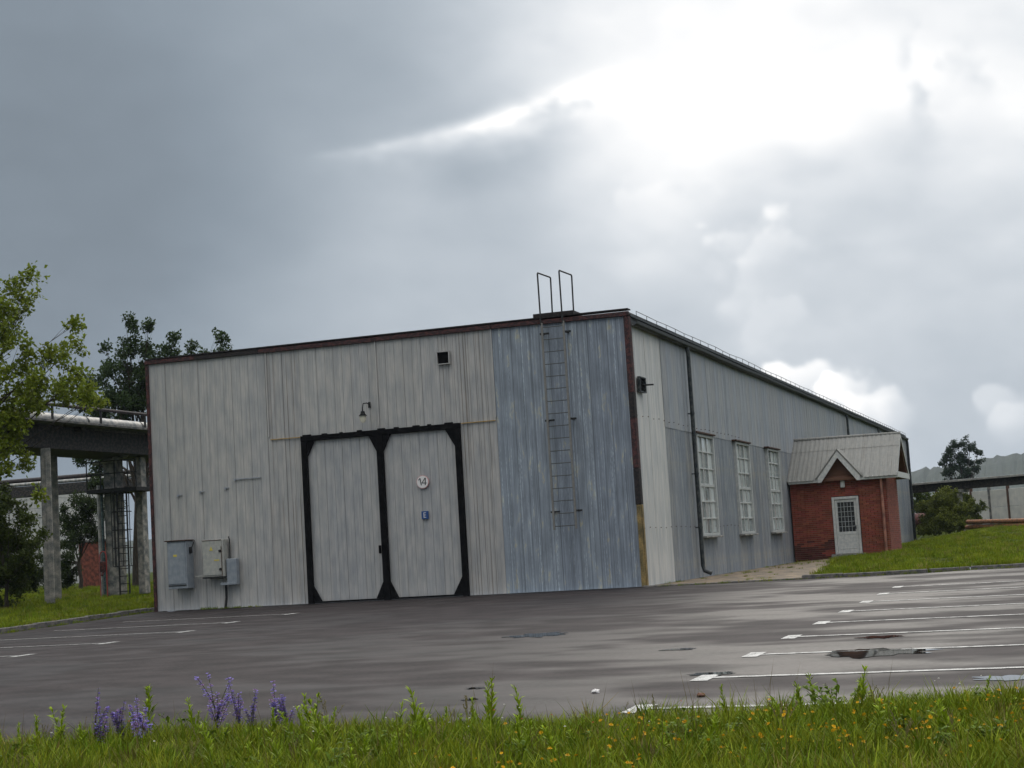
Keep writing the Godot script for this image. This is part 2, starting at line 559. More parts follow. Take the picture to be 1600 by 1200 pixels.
	M.sign_red = mat(Color(0.30, 0.04, 0.04), 0.6)
	M.orange_pipe = textured(Color(0.48, 0.20, 0.075), M.patchy, Vector3(0.35, 0.8, 0.35), 0.8)
	M.tank = textured(Color(0.17, 0.05, 0.04), M.patchy, Vector3(0.4, 0.4, 0.4), 0.75)
	M.sign_white = mat(Color(0.70, 0.68, 0.66), 0.5)
	M.sign_rim = mat(Color(0.55, 0.30, 0.29), 0.5)
	M.sign_blue = mat(Color(0.015, 0.06, 0.20), 0.4)
	M.ink = mat(Color(0.015, 0.015, 0.015), 0.6)
	M.lamp_glass = mat(Color(0.48, 0.46, 0.36), 0.25)
	M.label_yellow = mat(Color(0.55, 0.45, 0.07), 0.6)


# ---------------------------------------------------------------- setting
func patch(b: MB, us: Array, vs: Array, f: Callable) -> void:
	# a sheet over a grid: f(u, v) gives the point
	for j in vs.size() - 1:
		for i in us.size() - 1:
			var p := [f.call(us[i], vs[j]), f.call(us[i + 1], vs[j]), f.call(us[i + 1], vs[j + 1]), f.call(us[i], vs[j + 1])]
			var nn := []
			for q in p:
				var e := 0.5
				nn.append(Vector3(ground_y(q.x - e, q.z) - ground_y(q.x + e, q.z), 2.0 * e, ground_y(q.x, q.z - e) - ground_y(q.x, q.z + e)).normalized())
			var flat: bool = (p[1] - p[0]).cross(p[3] - p[0]).y > 0.0
			for k in [0, 1, 2, 0, 2, 3]:
				b.vert(p[k], nn[k])
			if flat:
				for k in 2:
					var s := b.v.size() - 3 * (k + 1)
					var t := b.v[s + 1]
					b.v[s + 1] = b.v[s + 2]
					b.v[s + 2] = t
					var tn := b.n[s + 1]
					b.n[s + 1] = b.n[s + 2]
					b.n[s + 2] = tn

func span(a: float, z: float, n: int) -> Array:
	var o := []
	for k in n + 1:
		o.append(lerp(a, z, float(k) / n))
	return o

func make_ground() -> void:
	var far := [-1900.0, -1000.0, -500.0, -250.0, -160.0, -120.0, -100.0]
	var b := MB.new()
	# lawn beyond the left kerb
	patch(b, [0.0, 0.5, 1.0, 2.0, 4.0, 7.0, 11.0, 16.0, 22.0, 30.0, 45.0, 80.0, 200.0, 900.0], far + span(-90.0, 60.0, 50), func(u, z): return Vector3(kerb_x(z) - u, ground_y(kerb_x(z) - u - 0.001, z), z))
	# lawn beside and beyond the warehouse
	patch(b, span(0.0, 14.0, 28) + [17.0, 22.0, 30.0, 60.0, 200.0, 900.0], far + span(-90.0, 0.0, 60), func(x, z): return Vector3(x, ground_y(x, z + kerb_z(x) - 0.06), z + kerb_z(x) - 0.06))
	patch(b, span(-14.44, 0.0, 4), far + [-90.0, -84.0, -78.0, -72.0, -70.5], func(x, z): return Vector3(x, ground_y(x, z) if x > -14.43 else ground_y(-14.45, z), z))
	# verge
	patch(b, span(-9.6, 20.0, 24) + [30.0, 60.0, 200.0, 900.0], span(0.0, 40.0, 16), func(x, u): return Vector3(x, GZ * (verge_z(x) + u) + 0.03 * smoothstep(0.0, 0.3, u), verge_z(x) + u))
	struct(obj("ground", b.done(), M.turf))
	# car park
	b = MB.new()
	patch(b, [0.0, 0.1, 0.2, 0.3, 0.4, 0.5, 0.6, 0.7, 0.8, 0.9, 1.0], span(0.0, 1.0, 24), func(u, v):
		var z: float = lerp(-0.9, 30.4, v)
		var x: float = lerp(kerb_x(z) + 0.05, 60.0, pow(u, 1.6))
		z = lerp(kerb_z(x) - 0.02, verge_z(x) + 0.1, v)
		return Vector3(x, GZ * max(z, 0.0) - 0.002, z))
	var road := obj("car_park", b.done(), M.asphalt)
	struct(road)
	# painted bays: a line with a short cross bar at its inner end
	var bays := []
	for k in 9:
		bays.append([7.05, 27.55 - 2.56 * k, 1.0, 12.4])
	for z in [5.75, 8.6, 11.6, 14.4, 17.0]:
		bays.append([-6.7, z, -1.0, -11.6 - 0.0 * z])
	for q in bays:
		b = MB.new()
		var x0: float = q[0]
		var x1: float = q[3]
		if q[2] < 0.0:
			x0 = -7.2 if q[1] < 9.0 else -6.6
			x1 = max(x1, kerb_x(q[1]) + 0.3)
		var lx: float = min(x0, x1)
		var hx: float = max(x0, x1)
		var parts := 14
		for k in parts:
			var a := lx + (hx - lx) * k / parts
			var c := lx + (hx - lx) * (k + 1) / parts
			var z0: float = q[1] - (0.062 if q[2] > 0.0 else 0.05)
			var z1: float = q[1] + (0.062 if q[2] > 0.0 else 0.05)
			b.quad(Vector3(a, GZ * z1 + 0.004, z1), Vector3(c, GZ * z1 + 0.004, z1), Vector3(c, GZ * z0 + 0.004, z0), Vector3(a, GZ * z0 + 0.004, z0), Vector3.UP)
		var ex: float = x0 - 0.09 * q[2]
		b.quad(Vector3(ex - 0.09, GZ * (q[1] + 0.3) + 0.004, q[1] + 0.3), Vector3(ex + 0.09, GZ * (q[1] + 0.3) + 0.004, q[1] + 0.3), Vector3(ex + 0.09, GZ * (q[1] - 0.3) + 0.004, q[1] - 0.3), Vector3(ex - 0.09, GZ * (q[1] - 0.3) + 0.004, q[1] - 0.3), Vector3.UP)
		obj("parking_line", b.done(), M.paint if q[2] > 0.0 else M.paint_worn, road)
	# standing water: [x, z, half width, half depth]
	for q in [[8.36, 22.75, 0.50, 0.52], [2.78, 17.4, 0.4, 0.45], [6.95, 24.6, 0.22, 0.16], [5.03, 26.37, 0.07, 0.09], [4.7, 25.3, 0.10, 0.08], [8.16, 20.5, 0.25, 0.2], [5.8, 21.2, 0.2, 0.15], [9.9, 25.9, 0.35, 0.2]]:
		b = MB.new()
		var pn := noise(int(q[0] * 31.0 + 900.0), 0.9, 3)
		var ring := []
		for k in 40:
			var an := TAU * k / 40.0
			var s := 1.0 + pn.get_noise_2d(cos(an) * 1.6, sin(an) * 1.6) * 0.75
			var z: float = q[1] + sin(an) * q[3] * s
			ring.append(Vector3(q[0] + cos(an) * q[2] * s, GZ * z + 0.004, z))
		var c := Vector3(q[0], GZ * q[1] + 0.004, q[1])
		for k in 40:
			for p in [c, ring[k], ring[(k + 1) % 40]]:
				b.vert(p, Vector3.UP)
		struct(obj("puddle", b.done(), M.water))
	# concrete apron along the warehouse, up to the brick entrance
	b = MB.new()
	patch(b, span(0.0, 1.0, 8), span(-22.8, 0.02, 40), func(u, z): return Vector3(0.02 + u * apron_x(z), ground_y(0.02 + u * apron_x(z), min(z, -0.06)) + 0.012, z))
	struct(obj("concrete_path", b.done(), M.apron))
	# kerbs
	var kerb := Node3D.new()
	kerb.name = "kerb"
	add_child(kerb)
	struct(kerb)
	b = MB.new()
	b.cbox(Vector3.ZERO, Vector3(0.985, 0.28, 0.15), 0.015)
	var stone := b.done()
	var x := 0.45
	while x < 15.0:
		var z := kerb_z(x)
		var o := obj("kerb_stone", stone, M.kerb, kerb, Vector3(x, (-0.105 if x < 4.2 else -0.05) + rr(-0.008, 0.008), z + rr(-0.01, 0.01)))
		o.rotation.y = atan2(-(kerb_z(x + 0.5) - kerb_z(x - 0.5)), 1.0) + rr(-0.008, 0.008)
		o.rotation.z = rr(-0.006, 0.006)
		x += 1.0 if x < 6.0 or x > 8.6 else 0.97
	var s := 0.0
	while s < 17.0:
		var z := -0.5 + s * 0.987
		var o := obj("kerb_stone", stone, M.kerb, kerb, Vector3(kerb_x(z) + 0.02 + rr(-0.01, 0.01), GZ * max(z, 0.0) - 0.02 + rr(-0.012, 0.012), z))
		o.rotation.y = PI / 2 - atan(0.163) if z < 0 else PI / 2 + 0.0
		o.rotation.y = PI / 2 + atan(0.163) * (1.0 if z > 0 else 0.0)
		o.rotation.z = rr(-0.01, 0.01)
		s += 1.0

func make_hills() -> void:
	var b := MB.new()
	var hn := noise(71, 0.02, 3)
	var tn := noise(72, 0.35, 2)
	var rows := [[1120.0, 0.0], [1200.0, 0.25], [1300.0, 0.55], [1400.0, 0.82], [1470.0, 0.95], [1510.0, 1.0], [1600.0, 0.9], [1800.0, 0.4]]
	var grid := []
	var n := 900
	for r in rows:
		var line := []
		for k in n + 1:
			var az := lerpf(-75.0, 40.0, float(k) / n)
			var top := 47.0 + 15.0 * smoothstep(-6.0, 0.0, az) + hn.get_noise_1d(az * 6.0) * 9.0
			top = lerp(top, 30.0 + hn.get_noise_1d(az * 3.0 + 90.0) * 14.0, smoothstep(-8.0, -20.0, az))
			var y: float = top * r[1] + (tn.get_noise_2d(az * 12.0, r[0] * 0.05) + 0.6 * tn.get_noise_2d(az * 37.0, r[0] * 0.11)) * 2.2 * min(r[1] * 2.0, 1.0)
			var d: float = r[0]
			line.append(Vector3(10.6 + sin(deg_to_rad(az)) * d, y, 41.0 - cos(deg_to_rad(az)) * d))
		grid.append(line)
	for j in rows.size() - 1:
		for k in n:
			b.quad(grid[j][k], grid[j][k + 1], grid[j + 1][k + 1], grid[j + 1][k], Vector3.UP)
	struct(obj("wooded_hill", b.done(), M.forest))


# ---------------------------------------------------------------- grass and weeds
func tuft_mesh(blades: int, height: float, spread: float, width: float, lean: float) -> ArrayMesh:
	var b := MB.new()
	b.colored = true
	for k in blades:
		var an := rr(0.0, TAU)
		var r := spread * sqrt(rng.randf())
		var o := Vector3(cos(an) * r, 0, sin(an) * r)
		var h := height * rr(0.5, 1.0)
		var dir := Vector3(cos(an + rr(-1.2, 1.2)), 0, sin(an + rr(-1.2, 1.2))) * h * rr(0.15, lean)
		var side := Vector3(-sin(an + rr(-0.8, 0.8)), 0, cos(an)).normalized() * width * rr(0.6, 1.2)
		var t := rr(0.75, 1.2)
		b.tint = Color(t * rr(0.9, 1.15), t, t * 0.9)
		var m := o + dir * 0.35 + Vector3(0, h * 0.6, 0)
		var tip := o + dir + Vector3(0, h, 0)
		b.quad(o - side * 0.5, o + side * 0.5, m + side * 0.4, m - side * 0.4)
		b.tri(m - side * 0.4, m + side * 0.4, tip)
	return b.done()

func scatter(called: String, label: String, mesh: Mesh, count: int, pick: Callable, tint: Callable, lo: float, hi: float) -> void:
	var places := []
	var tints := []
	for k in count:
		var p = pick.call()
		if p == null:
			continue
		var s := rr(lo, hi)
		places.append(Transform3D(Basis(Vector3.UP, rr(0.0, TAU)).scaled(Vector3(s, s * rr(0.7, 1.3), s)), p))
		tints.append(tint.call())
	var o := multi(called, mesh, M.blade, places, tints)
	o.set_meta("kind", "stuff")
	o.set_meta("label", label)
	o.set_meta("category", "grass")

func green() -> Color:
	var t := rr(0.62, 1.3)
	var w := rr(0.0, 1.0)
	if rng.randf() < 0.06:
		return Color(0.22, 0.19, 0.06) * t
	return Color(lerp(0.105, 0.215, w) * t, lerp(0.175, 0.245, w) * t, lerp(0.010, 0.016, w) * t)

func make_grass() -> void:
	var lawn := tuft_mesh(26, 0.11, 0.16, 0.008, 0.7)
	var clump := noise(81, 0.25, 2)
	scatter("lawn_grass", "short green grass growing beside the brick entrance", lawn, 15000, func():
		var z := -pow(rng.randf(), 1.7) * 75.0
		var x: float = rr(1.0, 14.0)
		z += kerb_z(x) - 0.12
		if x < apron_x(z) + 0.06 and z > -22.9:
			return null
		if x < 4.3 and z < -22.6 and z > -27.2:
			return null
		if clump.get_noise_2d(x * 2.0, z * 0.8) > rr(0.1, 0.5):
			return null
		return Vector3(x, ground_y(x, z) - 0.01, z), green, 0.5, 1.6)
	scatter("lawn_grass", "short green grass growing under the pipe trestle", lawn, 16000, func():
		var z := rr(-45.0, 14.0)
		var u := pow(rng.randf(), 1.5) * 40.0
		return Vector3(kerb_x(z) - 0.1 - u, ground_y(kerb_x(z) - 0.1 - u, z) - 0.01, z), green, 0.8, 1.7)
	scatter("path_weeds", "sparse weeds growing in cracks of the concrete path", lawn, 220, func():
		var z := rr(-22.5, -0.3)
		var x := apron_x(z) * rr(0.02, 1.0)
		if clump.get_noise_2d(x * 3.0, z * 2.0) < 0.12:
			return null
		return Vector3(x, ground_y(x, z), z), green, 0.4, 0.9)
	scatter("kerb_weeds", "thin weeds growing along the kerb and wall foot", lawn, 420, func():
		var c := rng.randi() % 3
		var z := rr(-0.4, 14.0)
		if c == 0:
			return Vector3(kerb_x(z) + 0.1 + rr(0.0, 0.06), GZ * max(z, 0.0), z)
		if c == 1:
			var x := rr(0.2, 12.0)
			return Vector3(x, -0.005, kerb_z(x) + 0.085 + rr(0.0, 0.04))
		var xx := rr(-14.0, -4.7)
		if xx > -9.6 or clump.get_noise_1d(xx * 3.0) < 0.05:
			return null
		return Vector3(xx, 0, 0.09 + rr(0.0, 0.05)), green, 0.35, 0.8)
	# verge: fine turf, longer blades, seed stalks
	var turf := tuft_mesh(44, 0.15, 0.13, 0.009, 0.9)
	var blade := tuft_mesh(14, 0.24, 0.10, 0.010, 0.9)
	var stalk := tuft_mesh(5, 0.44, 0.10, 0.004, 0.35)
	var at_verge := func(back: float) -> Callable:
		return func():
			var x := rr(-2.0, 15.0)
			var u := pow(rng.randf(), 1.15) * back - 0.06 + clump.get_noise_1d(x * 4.0) * 0.16
			var z := verge_z(x) + u
			return Vector3(x, GZ * z + 0.03 * smoothstep(0.0, 0.3, u) - 0.01, z)
	scatter("verge_turf", "dense low turf of the verge along the car park", turf, 9000, at_verge.call(5.5), func(): return green() * rr(0.8, 1.05), 0.6, 1.3)
	scatter("verge_grass", "longer loose grass blades standing in the verge", blade, 3600, at_verge.call(5.0), green, 0.5, 1.15)
	scatter("seed_stalks", "thin dry seed stalks above the verge grass", stalk, 260, at_verge.call(4.0), func(): return Color(0.16, 0.13, 0.05) * rr(0.6, 1.1), 0.6, 1.2)

func leafy_weed(height: float, bushy: float) -> Array:
	# [stem, leaves] of a feathery green weed
	var st := MB.new()
	var lf := MB.new()
	lf.colored = true
	st.colored = true
	st.tint = Color(0.10, 0.13, 0.03)
	var bend := Vector3(rr(-0.12, 0.12), 0, rr(-0.12, 0.12))
	var pts := []
	var rad := []
	for k in 7:
		var t := k / 6.0
		pts.append(Vector3(0, height * t, 0) + bend * t * t * height)
		rad.append(lerp(0.0045, 0.0012, t))
	st.tube(pts, rad, 5)
	var count := int(64 * bushy)
	for k in count:
		var t := pow((k + 0.5) / count, 0.85)
		var p := Vector3(0, height * t, 0) + bend * t * t * height
		var an := rr(0.0, TAU)
		var l: float = height * lerp(0.34, 0.13, t) * rr(0.5, 1.4)
		var d := Vector3(cos(an), rr(0.5, 2.4), sin(an)).normalized()
		var s := d.cross(Vector3.UP).normalized() * l * 0.11
		var tn := rr(0.75, 1.3)
		lf.tint = Color(0.22 * tn, 0.30 * tn, 0.018 * tn)
		var m := p + d * l * 0.55
		var e := p + d * l + Vector3(0, -l * 0.15, 0)
		lf.tri(p, m + s, m - s)
		lf.tri(m + s, e, m - s)
	return [st.done(), lf.done()]

func seed_grass(height: float) -> Array:
	var st := MB.new()
	var lf := MB.new()
	st.colored = true
	lf.colored = true
	st.tint = Color(0.17, 0.16, 0.06)
	for k in 5:
		var bend := Vector3(rr(-0.45, 0.45), 0, rr(-0.45, 0.45))
		var h := height * rr(0.6, 1.1)
		var pts := []
		var rad := []
		for q in 7:
			var t := q / 6.0
			pts.append(Vector3(rr(-0.002, 0.002), h * t, 0) + bend * h * t * t)
			rad.append(lerp(0.0028, 0.0011, t))
		st.tube(pts, rad, 4)
		lf.tint = Color(0.20, 0.17, 0.08) * rr(0.7, 1.2)
		for q in 16:
			var p: Vector3 = pts[4].lerp(pts[6], q / 16.0)
			var d := Vector3(rr(-1, 1), rr(0.6, 2.0), rr(-1, 1)).normalized() * 0.022
			var sd := d.cross(Vector3(0.3, 0.4, 1)).normalized() * 0.004
			lf.quad(p, p + d * 0.5 + sd, p + d, p + d * 0.5 - sd)
	return [st.done(), lf.done()]

func broad_weed(height: float) -> Array:
	var st := MB.new()
	var lf := MB.new()
	st.colored = true
	lf.colored = true
	st.tint = Color(0.12, 0.13, 0.04)
	for k in 5:
		var bend := Vector3(rr(-0.8, 0.8), 0, rr(-0.8, 0.8))
		var h := height * rr(0.5, 1.0)
		var tip := Vector3(0, h, 0) + bend * h
		st.tube([Vector3.ZERO, Vector3(0, h * 0.55, 0) + bend * h * 0.35, tip], [0.004, 0.003, 0.0015], 5)
		for q in 11:
			var t := rr(0.2, 1.0)
			var p: Vector3 = Vector3(0, h * t, 0) + bend * h * t * lerp(0.65, 1.0, t)
			var d := Vector3(rr(-1, 1), rr(-0.3, 0.7), rr(-1, 1)).normalized()
			var l: float = 0.055 * rr(0.6, 1.3)
			var sd := d.cross(Vector3.UP).normalized() * l * 0.3
			var tn := rr(0.6, 1.25)
			lf.tint = Color(0.10 * tn, 0.155 * tn, 0.018 * tn)
			var m: Vector3 = p + d * l * 0.5 + Vector3(0, 0.006, 0)
			lf.tri(p, m + sd, m - sd)
			lf.tri(m + sd, p + d * l + Vector3(0, -0.01, 0), m - sd)
	return [st.done(), lf.done()]

func bugloss(height: float) -> Array:
	var st := MB.new()
	var lf := MB.new()
	var fl := MB.new()
	for b in [st, lf, fl]:
		b.colored = true
	st.tint = Color(0.09, 0.085, 0.05)
	var bend := Vector3(rr(-0.2, 0.2), 0, rr(-0.2, 0.2))
	var stems := [[Vector3.ZERO, bend, height]]
	for k in 3 + rng.randi() % 3:
		stems.append([Vector3(0, height * rr(0.1, 0.45), 0), Vector3(rr(-0.5, 0.5), 0, rr(-0.5, 0.5)), height * rr(0.35, 0.6)])
	for s in stems:
		var pts := []
		var rad := []
		for k in 7:
			var t := k / 6.0
			pts.append(s[0] + Vector3(0, s[2] * t, 0) + s[1] * s[2] * t * (0.5 + 0.5 * t))
			rad.append(lerp(0.005, 0.0015, t))
		st.tube(pts, rad, 5)
		for k in 44:
			var t := 0.3 + 0.7 * k / 44.0
			var p: Vector3 = pts[0].lerp(pts[6], t) + Vector3(rr(-0.02, 0.02), 0, rr(-0.02, 0.02)) * (1.2 - t * 0.6)
			var an := rr(0.0, TAU)
			if rng.randf() < 0.64:
				var tn := rr(0.7, 1.4)
				fl.tint = Color(0.24 * tn, 0.19 * tn, 0.52 * tn) if rng.randf() < 0.75 else Color(0.32 * tn, 0.18 * tn, 0.40 * tn)
				for q in 3:
					var d := Vector3(cos(an + q * 2.1), rr(0.0, 0.8), sin(an + q * 2.1)).normalized() * 0.016
					var sd := d.cross(Vector3(0.2, 1, 0.1)).normalized() * 0.009
					fl.quad(p, p + d * 0.6 + sd, p + d, p + d * 0.6 - sd)
			else:
				var d := Vector3(cos(an), rr(-0.1, 0.6), sin(an)).normalized() * 0.05 * (1.3 - t)
				var sd := d.cross(Vector3.UP).normalized() * 0.005
				var tn := rr(0.7, 1.2)
				lf.tint = Color(0.075 * tn, 0.10 * tn, 0.035 * tn)
				lf.quad(p, p + d * 0.5 + sd, p + d, p + d * 0.5 - sd)
	return [st.done(), lf.done(), fl.done()]

func make_weeds() -> void:
	var kinds := []
	for k in 5:
		kinds.append(leafy_weed(rr(0.20, 0.36), rr(0.9, 1.6)))
	var broad := []
	var seeds := []
	for k in 4:
		broad.append(broad_weed(rr(0.2, 0.3)))
		seeds.append(seed_grass(rr(0.32, 0.46)))
	var spots := []
	var wn := noise(84, 0.55, 2)
	while spots.size() < 250:
		var x := rr(1.2, 11.2)
		var z := verge_z(x) + pow(rng.randf(), 1.3) * 2.6 - 0.05
		var c := wn.get_noise_2d(x * 1.6, z * 1.6)
		if c < rr(-0.25, 0.2) or (x > 3.0 and x < 4.6 and z < 29.9 and rng.randf() < 0.8):
			continue
		spots.append([x, z, rr(0.45, 0.8) + max(c, 0.0) * 0.7])
	for q in [[3.40, 29.3, 1.3, 0], [4.85, 29.3, 1.05, 0], [6.55, 29.35, 0.9, 0], [8.62, 28.75, 0.9, 0]]:
		spots.append(q)
	for q in spots:
		var sort := rng.randi() % 10 if q.size() < 4 else 0
		var kd: Array = kinds[rng.randi() % kinds.size()]
		var o: Node3D
		if sort < 5:
			o = thing("verge_weed", "upright feathery yellow green weed growing in the verge", "weed", Vector3(q[0], GZ * q[1] + 0.02, q[1]), "green weeds of the verge")
		elif sort < 8:
			kd = broad[rng.randi() % broad.size()]
			o = thing("broad_leaf_weed", "low spreading broad leaved weed growing in the verge", "weed", Vector3(q[0], GZ * q[1] + 0.02, q[1]), "broad leaved weeds of the verge")
		else:
			kd = seeds[rng.randi() % seeds.size()]
			o = thing("seed_grass", "tuft of thin grass stalks with pale seed heads in the verge", "grass tuft", Vector3(q[0], GZ * q[1] + 0.02, q[1]), "seeding grass tufts of the verge")
		obj("stem", kd[0], M.blade, o)
		obj("leaves", kd[1], M.leaf, o)
		o.rotation.y = rr(0.0, TAU)
		o.rotation.x = rr(-0.28, 0.28)
		o.rotation.z = rr(-0.2, 0.2)
		o.scale = Vector3(q[2], q[2] * rr(0.75, 1.2), q[2])
	var blues := [[3.30, 29.95, 0.52, "tall spike of purple blue flowers, leftmost plant of the near clump"], [3.52, 30.2, 0.40, "purple blue flowered plant, lowest one at the frame's bottom edge"], [3.72, 30.0, 0.46, "purple blue flowered plant, right hand one of the near clump"], [3.42, 29.8, 0.40, "slim purple blue flower spike at the rear of the near clump"], [3.62, 29.75, 0.34, "low purple blue flowered plant between two taller ones of the near clump"],
		[3.92, 29.15, 0.54, "tallest purple blue flowered plant of the clump in mid verge"], [4.14, 29.2, 0.50, "bushy purple blue flowered plant in the middle of the mid verge clump"], [4.42, 29.1, 0.46, "purple blue flowered plant, right hand one of the mid verge clump"], [4.02, 29.35, 0.40, "small purple blue flowered plant in front of the mid verge clump"], [4.30, 29.3, 0.40, "leaning purple blue flowered plant at the front of the mid verge clump"], [4.58, 29.25, 0.36, "short purple blue flowered plant beside a tall green weed"]]
	for q in blues:
		var kd := bugloss(q[2])
		var o := thing("bugloss_plant", q[3], "wildflower", Vector3(q[0], GZ * q[1] + 0.02, q[1]), "purple blue wildflowers in the verge")
		obj("stem", kd[0], M.blade, o)
		obj("leaves", kd[1], M.leaf, o)
		obj("flowers", kd[2], M.leaf, o)
		o.rotation.y = rr(0.0, TAU)
	# little yellow, white and red flower heads
	var head := MB.new()
	head.colored = true
	for q in 6:
		var an := TAU * q / 6.0
		var d := Vector3(cos(an), 0.35, sin(an))
		var s := Vector3(-sin(an), 0, cos(an)) * 0.42
		head.quad(Vector3.ZERO, d * 0.6 + s, d, d * 0.6 - s)
		head.quad(Vector3(0, 0.1, 0), d * 0.3 + s * 0.5 + Vector3(0, 0.5, 0), d * 0.5 + Vector3(0, 0.6, 0), d * 0.3 - s * 0.5 + Vector3(0, 0.5, 0))
	var hm := head.done()
	var places := []
	var tints := []
	var cn := noise(83, 0.9, 2)
	while places.size() < 340:
		var x := rr(6.6, 11.5)
		var z := verge_z(x) + rr(0.7, 3.4)
		if cn.get_noise_2d(x * 1.4, z * 1.4) < 0.08:
			continue
		places.append(Transform3D(Basis(Vector3(rr(-1, 1), 2, rr(-1, 1)).normalized(), rr(0, TAU)).scaled(Vector3.ONE * rr(0.009, 0.018)), Vector3(x, GZ * z + rr(0.14, 0.26), z)))
		tints.append(Color(0.62, 0.36, 0.015) * rr(0.7, 1.1))
	var o := multi("yellow_flowers", hm, M.leaf, places, tints)
	o.set_meta("kind", "stuff")
	o.set_meta("label", "scattered small yellow flower heads in the verge grass")
	o.set_meta("category", "flowers")
	places = []
	tints = []
	for k in 42:
		var x := rr(2.5, 10.5)
		var z := verge_z(x) + rr(0.0, 1.6)
		places.append(Transform3D(Basis(Vector3.UP, rr(0, TAU)).scaled(Vector3.ONE * rr(0.006, 0.012)), Vector3(x, GZ * z + rr(0.2, 0.34), z)))
		tints.append(Color(0.6, 0.6, 0.55) if rng.randf() < 0.8 else Color(0.5, 0.08, 0.05))
	o = multi("white_flowers", hm, M.leaf, places, tints)
	o.set_meta("kind", "stuff")
	o.set_meta("label", "a few tiny white flower heads along the verge edge")
	o.set_meta("category", "flowers")


func make_litter() -> void:
	for q in [[6.17, 26.1, 0.03, "sign_white", "small crumpled white scrap of litter lying on the asphalt", "litter"], [7.30, 26.7, 0.03, "brown", "brown lump of stone lying on the near parking line", "stone"]]:
		var b := MB.new()
		var ln := noise(int(q[0] * 100.0), 1.3, 2)
		var ring := func(i: int, j: int) -> Vector3:
			var th := PI * i / 6.0
			var ph := TAU * j / 9.0
			var n := Vector3(sin(th) * cos(ph), cos(th), sin(th) * sin(ph))
			return n * q[2] * (1.0 + 0.45 * ln.get_noise_3dv(n * 1.4)) * Vector3(1.3, 0.7, 1.0)
		for i in 6:
			for j in 9:
				var p := [ring.call(i, j), ring.call(i + 1, j), ring.call(i + 1, j + 1), ring.call(i, j + 1)]
				b.quad(p[0], p[1], p[2], p[3], p[0] + p[2])
		tag(obj("litter_scrap" if q[5] == "litter" else "stone_lump", b.done(), M[q[3]], self, Vector3(q[0], GZ * q[1] + q[2] * 0.45, q[1])), q[4], q[5])


# ---------------------------------------------------------------- trees
func leaf_cluster(size: float, count: int, spread: float, narrow: float) -> ArrayMesh:
	var b := MB.new()
	b.colored = true
	for k in count:
		var p := Vector3(rr(-1, 1), rr(-1, 1), rr(-1, 1)) * spread
		var d := Vector3(rr(-1, 1), rr(-0.9, 0.5), rr(-1, 1)).normalized()
		var s := d.cross(Vector3(rr(-0.6, 0.6), 1, rr(-0.6, 0.6))).normalized()
		var l := size * rr(0.7, 1.25)
		var t := rr(0.75, 1.25)
		b.tint = Color(t * rr(0.9, 1.15), t, t)
		var fold := d.cross(s) * l * 0.12
		b.quad(p, p + d * l * 0.5 + s * l * narrow + fold, p + d * l, p + d * l * 0.5 - s * l * narrow + fold)
	return b.done()

func tree(called: String, label: String, base: Vector3, clumps: Array, o: Dictionary, group := "") -> void:
	var t := thing(called, label, o.get("category", "tree"), base, group)
	var b := MB.new()
	var fork: Vector3 = o.fork - base
	var r: float = o.radius
	var pts := [Vector3(0, -0.15, 0), fork * 0.3 + Vector3(rr(-0.1, 0.1), 0, rr(-0.1, 0.1)), fork * 0.7, fork]
	b.tube(pts, [r * 1.25, r, r * 0.85, r * 0.7], 9)
	var limbs := MB.new()
	for c in clumps:
		var e: Vector3 = Vector3(c[0], c[1], c[2]) - base
		var from := fork * rr(0.65, 1.0)
		var mid := from.lerp(e, 0.5) + Vector3(rr(-0.15, 0.15), rr(0.0, 0.3), rr(-0.15, 0.15)) * from.distance_to(e) * 0.4
		var lr: float = r * clamp(c[3] * 0.5, 0.12, 0.42)
		limbs.tube([from, from.lerp(mid, 0.5), mid, mid.lerp(e, 0.6), e], [lr, lr * 0.8, lr * 0.6, lr * 0.4, lr * 0.15], 6, false)
		for k in 4:
			var tip: Vector3 = e + Vector3(rr(-1, 1), rr(-0.6, 1), rr(-1, 1)).normalized() * c[3] * 0.9
			limbs.tube([mid.lerp(e, rr(0.3, 0.95)), tip], [lr * 0.3, lr * 0.08], 4, false)
	obj("trunk", b.done(), M.bark, t)
	obj("limbs", limbs.done(), M.bark, t)
	var all := clumps.duplicate()
	for c in clumps:
		for k in 1:
			var off: Vector3 = Vector3(rr(-1, 1), rr(-0.7, 1), rr(-1, 1)).normalized() * c[3] * rr(0.9, 1.35)
			all.append([c[0] + off.x, c[1] + off.y, c[2] + off.z, c[3] * rr(0.22, 0.45)])
	clumps = all
	var cluster := leaf_cluster(o.leaf, 7, o.leaf * 1.1, o.get("narrow", 0.3))
	var places := []
	var tints := []
	for c in clumps:
		var n := int(o.density * pow(c[3] / o.leaf, 2.0)) + 6
		# each clump is a handful of sub-clumps, so that gaps stay open between them
		var subs := []
		for k in 5 + int(c[3] * 4.0):
			subs.append([Vector3(rr(-1, 1), rr(-1, 1), rr(-1, 1)).normalized() * c[3] * rr(0.25, 0.95), c[3] * rr(0.25, 0.5)])
		for k in n:
			var sc: Array = subs[rng.randi() % subs.size()]
			var d := Vector3(rr(-1, 1), rr(-1, 1), rr(-1, 1)).normalized() * pow(rng.randf(), 0.5)
			var p: Vector3 = Vector3(c[0], c[1], c[2]) - base + sc[0] + d * sc[1]
			places.append(Transform3D(Basis(Vector3(rr(-1, 1), rr(-1, 1), rr(-1, 1)).normalized(), rr(0.0, TAU)).scaled(Vector3.ONE * rr(0.75, 1.25)), p))
			var cc: Color = o.a.lerp(o.b, rr(0.35, 0.65)) * rr(0.88, 1.12)
			tints.append(cc)
	multi("crown", cluster, M.leaf, places, tints, t).set_meta("kind", "stuff")

